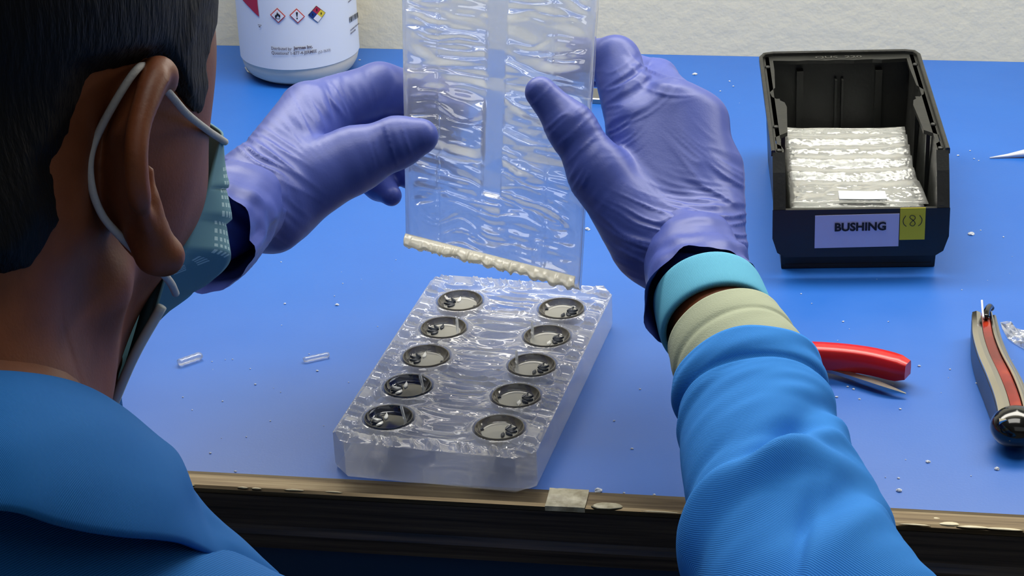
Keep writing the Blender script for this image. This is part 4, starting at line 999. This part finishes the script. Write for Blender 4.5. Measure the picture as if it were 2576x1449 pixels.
for j in range(nv):
    t_ = j / (nv - 1); bulge = math.sin(math.pi * t_) ** .8
    row = mrow(t_)
    s_ = np.abs(np.linspace(-1, 1, nu)); mid_w = np.clip((1 - s_) * 9, 0, 1)
    saw = 0
    for p_ in (.27, .43, .60): saw += -.0032 * sstep(p_ - .004, p_ + .012, t_)
    saw += .0096 * sstep(.10, .66, t_)
    outv = np.stack([row[:, 0] * .9, np.maximum(row[:, 1] - .0, 0.02) * 1.0, 0 * s_], 1); outv /= np.linalg.norm(outv, axis=1)[:, None]
    row = row + outv * ((.0012 * mid_w + .0015 * mid_w * bulge + saw * mid_w * bulge)[:, None])
    G[:, j] = HC + row[:, :1] * hr + row[:, 1:2] * hf + row[:, 2:] * hu; UVs[:, j, 0] = np.linspace(0, 1, nu); UVs[:, j, 1] = t_
V, F = thick_sheet(G, .0008); uvv = np.vstack([UVs.reshape(-1, 2)] * 2)
# weld dots: small squares printed in columns beside the mask edges
tcn = m_mask.node('ShaderNodeTexCoord'); sep = m_mask.node('ShaderNodeSeparateXYZ'); m_mask.link(tcn.outputs['UV'], sep.inputs[0])
def mth(op, a, b=None):
    n_ = m_mask.node('ShaderNodeMath', operation=op)
    for k_, x_ in enumerate((a, b)):
        if x_ is None: continue
        if isinstance(x_, (int, float)): n_.inputs[k_].default_value = x_
        else: m_mask.link(x_, n_.inputs[k_])
    return n_.outputs[0]
uq = mth('MULTIPLY', sep.outputs[0], 62.); vq = mth('MULTIPLY', sep.outputs[1], 30.)
du_ = mth('LESS_THAN', mth('ABSOLUTE', mth('SUBTRACT', mth('FRACT', uq), .5)), .26); dv_ = mth('LESS_THAN', mth('ABSOLUTE', mth('SUBTRACT', mth('FRACT', vq), .5)), .26)
ea = mth('ABSOLUTE', mth('SUBTRACT', sep.outputs[0], .5)); inz = mth('MULTIPLY', mth('GREATER_THAN', ea, .385), mth('LESS_THAN', ea, .45)); inv_ = mth('MULTIPLY', mth('GREATER_THAN', sep.outputs[1], .16), mth('LESS_THAN', sep.outputs[1], .70))
dots = mth('MULTIPLY', mth('MULTIPLY', du_, dv_), mth('MULTIPLY', inz, inv_))
m_mask.colour(m_mask.ramp(dots, [(.4, lin(104, 152, 168)), (.6, lin(190, 222, 226))]))
mask = obj('face_mask', V, F, m_mask.m, person, uv=uvv, label='pale blue pleated face mask')
bnd = KC[-1][1]; bnd = HC + bnd[:, :1] * hr + bnd[:, 1:2] * hf + bnd[:, 2:] * hu + (hr * .0022)[None] * np.sign(bnd[:, :1])
obj('edge_binding', *tube(bnd, .0017, 8), m_inmask.m, mask, label='pale sewn lower edge of the mask')
lp_ = [(566, 357, .776), (548, 345, .762), (520, 326, .738), (470, 286, .712), (432, 242, .698), (408, 214, .692), (385, 180, .694), (362, 166, .688), (338, 182, .680), (292, 252, .679), (243, 345, .683), (226, 410, .682), (233, 480, .683), (258, 542, .686), (298, 590, .690), (350, 640, .697), (395, 674, .692), (428, 710, .708), (442, 738, .728)]
obj('ear_loop', *tube(spline([P(*p) for p in lp_], 140), .00125, 10), m_cord.m, mask, label='grey white elastic loop')
lm = [mir(P(*p)) for p in lp_]; obj('ear_loop', *tube(spline(lm, 100), .00125, 8), m_cord.m, mask, label='grey white elastic loop')

# coat: torso shell, two sleeves, collar
bd2 = Clay(A.min(0) - .2, A.max(0) + .2, .005)
bd2.chain([mid_ * 1.0 + np.array([0, -.03, -.085]), pelvis + np.array([0, 0, .12]), pelvis], [.128, .122, .142], .05)
bd2.chain([SR + np.array([0, 0, -.0]), mid_ * .6 + SR * .4 + np.array([0, 0, .015]), NBp - hu * .055], [.060, .062, .058], .03); bd2.chain([SL, mid_ * .6 + SL * .4 + np.array([0, 0, .015]), NBp - hu * .055], [.060, .062, .058], .03)
bd2.chain([P(-420, 1570, .650), P(-150, 1590, .648), P(90, 1640, .652)], [.052, .052, .048], .03)
bd2.chain([P(264, 962, .80), P(232, 1080, .80), P(200, 1250, .79)], [.0065, .010, .018], .01)
V, F = bd2.mesh(); px_, _ = topix(V); N = vnormals(V, F)
V = V + N * (.004 * (n2(V[:, 0] * 30 + V[:, 2] * 22, V[:, 1] * 18, 15) - .5))[:, None]
coat = obj('coat', V, F, m_coat_shade.m, person, uv=np.stack([V[:, 0] * 8, V[:, 2] * 8 + V[:, 1] * 4], 1))
def sleeve(name, cs, rs_, m, parent, n=150, seg=110, fold=1.0, thick=.0016, uvk=8., seed=3, roll=True, label=None, creases=()):
    C = spline(np.array(cs), n); R_ = np.interp(np.linspace(0, 1, n), np.linspace(0, 1, len(rs_)), rs_)
    L = np.concatenate([[0], np.cumsum(np.linalg.norm(np.diff(C, axis=0), axis=1))]); 
    def dsp(u, a, V, N, T):
        l = L[:, None] + 0 * a
        f1 = n2((l + .012 * np.sin(a + .6)) / .018 + .9 * n2(a * 1.1, l / .05, seed), (a - 1.2) * .9 + l * 3, seed + 1) - .5
        f2 = n2((l + .010 * np.cos(a)) / .007, a * 1.6, seed + 2) - .5
        k = sstep(.03, .13, l)
        d = fold * (.0150 * f1 * k + .0022 * f2 * (1 - .5 * k) - .0020 * np.exp(-((l - .018) / .0022) ** 2) + .0012 * np.exp(-((l - .010) / .006) ** 2))
        for a0, l0, sl, ha, wl, am in creases:
            da = (a - a0 + np.pi) % (2 * np.pi) - np.pi; q = l - l0 - sl * da
            d = d + am * np.exp(-(da / ha) ** 2) * (-np.exp(-(q / wl) ** 2) + .5 * np.exp(-((q - 1.7 * wl) / (.8 * wl)) ** 2))
        return N * d[..., None]
    V, F = tube(C, R_, seg, disp=dsp, cap=False)
    V = V.reshape(n, seg, 3)
    T, E1, E2 = frames(C, Rv); inn = C[:, None] + (V - C[:, None]) * (1 - thick / R_[:, None, None])
    k = 30; Vi = inn[:k]                                   # turned-in hem
    VV = np.vstack([V.reshape(-1, 3), Vi.reshape(-1, 3)]); o_ = n * seg; F = list(F)
    F += [(j, o_ + j, o_ + (j + 1) % seg, (j + 1) % seg) for j in range(seg)]
    F += [(o_ + i * seg + j, o_ + (i + 1) * seg + j, o_ + (i + 1) * seg + (j + 1) % seg, o_ + i * seg + (j + 1) % seg) for i in range(k - 1) for j in range(seg)]
    uv = np.zeros((n, seg, 2)); uv[..., 0] = np.abs(np.linspace(-1, 1, seg))[None, :] * .13 * uvk; uv[..., 1] = L[:, None] * uvk
    uv = np.vstack([uv.reshape(-1, 2), uv[:k].reshape(-1, 2)])
    return obj(name, VV, F, m.m, parent, uv=uv, label=label)
sleeve('sleeve', [P(1882, 950, 1.072), P(1908, 1080, 1.048), P(1955, 1250, 1.004), P(2016, 1449, .955), P(2098, 1650, .93), ELR, ELR * .5 + SR * .5, SR], [.0350, .0372, .0402, .0450, .052, .056, .060, .062], m_coat, coat, label='rolled coat sleeve of the right arm', creases=[(1.45, .086, .040, .55, .011, .0085), (1.2, .135, .030, .6, .010, .0062), (1.75, .155, .07, .3, .006, .0030), (.7, .050, .02, .5, .007, .003)])
ax = (ELL - WRL) / np.linalg.norm(ELL - WRL)
sleeve('sleeve', [WRL + ax * .085, WRL + ax * .12, WRL + ax * .16, ELL, ELL * .5 + SL * .5, SL], [.034, .038, .044, .055, .058, .060], m_coat, coat, seed=8, label='coat sleeve of the left arm')
sleeve('shirt_cuff', [P(1826, 846, 1.097), P(1850, 895, 1.086), P(1880, 955, 1.072), P(1900, 1040, 1.055)], [.0292, .0310, .0322, .033], m_sage, person, n=60, seg=80, fold=.35, thick=.001, seed=5, label='sage green shirt cuff')
def band(C0, C1, r0, r1, name):
    n, seg = 26, 80; t_ = np.linspace(0, 1, n); R_ = r0 + (r1 - r0) * t_ + .0011 * np.sqrt(np.clip(1 - (2 * t_ - 1) ** 4, 0, 1))
    C = np.array(C0)[None] * (1 - t_[:, None]) + np.array(C1)[None] * t_[:, None]
    V, F = tube(C, R_, seg, cap=False); Vi, Fi = tube(C, R_ - .0022, seg, cap=False); F = list(F) + [tuple(int(q) + n * seg for q in f[::-1]) for f in Fi]
    F += [(j, n * seg + j, n * seg + (j + 1) % seg, (j + 1) % seg) for j in range(seg)] + [((n - 1) * seg + j, (n - 1) * seg + (j + 1) % seg, n * seg + (n - 1) * seg + (j + 1) % seg, n * seg + (n - 1) * seg + j) for j in range(seg)]
    uv = np.zeros((n, seg, 2)); uv[..., 0] = np.abs(np.linspace(-1, 1, seg)); uv[..., 1] = t_[:, None] * .25; uv = np.vstack([uv.reshape(-1, 2)] * 2)
    return obj(name, np.vstack([V, Vi]), F, m_cyan.m, person, uv=uv)
band(P(1778, 738, 1.122), P(1806, 822, 1.103), .0264, .0276, 'wristband')
band(WRL + ax * .042, WRL + ax * .066, .0255, .0275, 'wristband')
# collar
topE = [(-420, 930, .645), (-200, 935, .630), (0, 946, .632), (120, 963, .645), (238, 1004, .668), (325, 1066, .684), (398, 1140, .694), (431, 1192, .698), (447, 1252, .694), (520, 1316, .684), (600, 1370, .676), (690, 1449, .668)]
botE = [(-420, 1290, .585), (-200, 1285, .575), (0, 1288, .575), (130, 1320, .582), (290, 1346, .597), (400, 1356, .612), (455, 1368, .622), (500, 1388, .632), (545, 1412, .640), (590, 1436, .648), (640, 1458, .655), (692, 1468, .663)]
nu, nv = 120, 40; Te = spline([P(*p) for p in topE], nu); Be = spline([P(*p) for p in botE], nu); G = np.zeros((nu, nv, 3))
tow = (CAM - NBp) / np.linalg.norm(CAM - NBp); upn = tow * .8 + Uv * .6
for i in range(nu):
    s_ = i / (nu - 1)
    for j in range(nv):
        t_ = j / (nv - 1); p_ = Te[i] * (1 - t_) + Be[i] * t_; wdt_ = np.linalg.norm(Te[i] - Be[i])
        amp = wdt_ * .17 * math.sin(math.pi * t_) ** .8
        fold_ = .0035 * math.exp(-((s_ - .50 - .18 * t_) / .05) ** 2) * math.sin(math.pi * t_) - .004 * math.exp(-((s_ - .60 - .06 * t_) / .06) ** 2) * math.sin(math.pi * t_)
        G[i, j] = p_ + upn * (amp + fold_ + .0025 * (n2(s_ * 9 + t_ * 2, t_ * 4, 71) - .5))
V, F = thick_sheet(G, .0016); uvc = np.zeros((nu, nv, 2)); uvc[..., 0] = np.linspace(0, 3.2, nu)[:, None]; uvc[..., 1] = np.linspace(0, .5, nv)[None]
obj('collar', V, F, m_coat_shade.m, coat, uv=np.vstack([uvc.reshape(-1, 2)] * 2), label='folded coat collar')
# trousers down to the floor
tr = Clay(np.array([pelvis[0] - .30, pelvis[1] - .2, -.01]), np.array([pelvis[0] + .30, pelvis[1] + .48, .85]), .008)
for s in (-1, 1):
    hp_ = pelvis + np.array([s * .09, .02, -.02]); kn = pelvis + np.array([s * .13, .33, -.07]); an_ = np.array([kn[0], kn[1] - .06, .09])
    tr.chain([hp_, kn, an_], [.095, .068, .052], .03); tr.chain([an_ + np.array([0, -.03, -.04]), an_ + np.array([0, .10, -.05])], [.042, .036], .02)
V, F = tr.mesh(); obj('trousers', V, F, m_trouser.m, person)
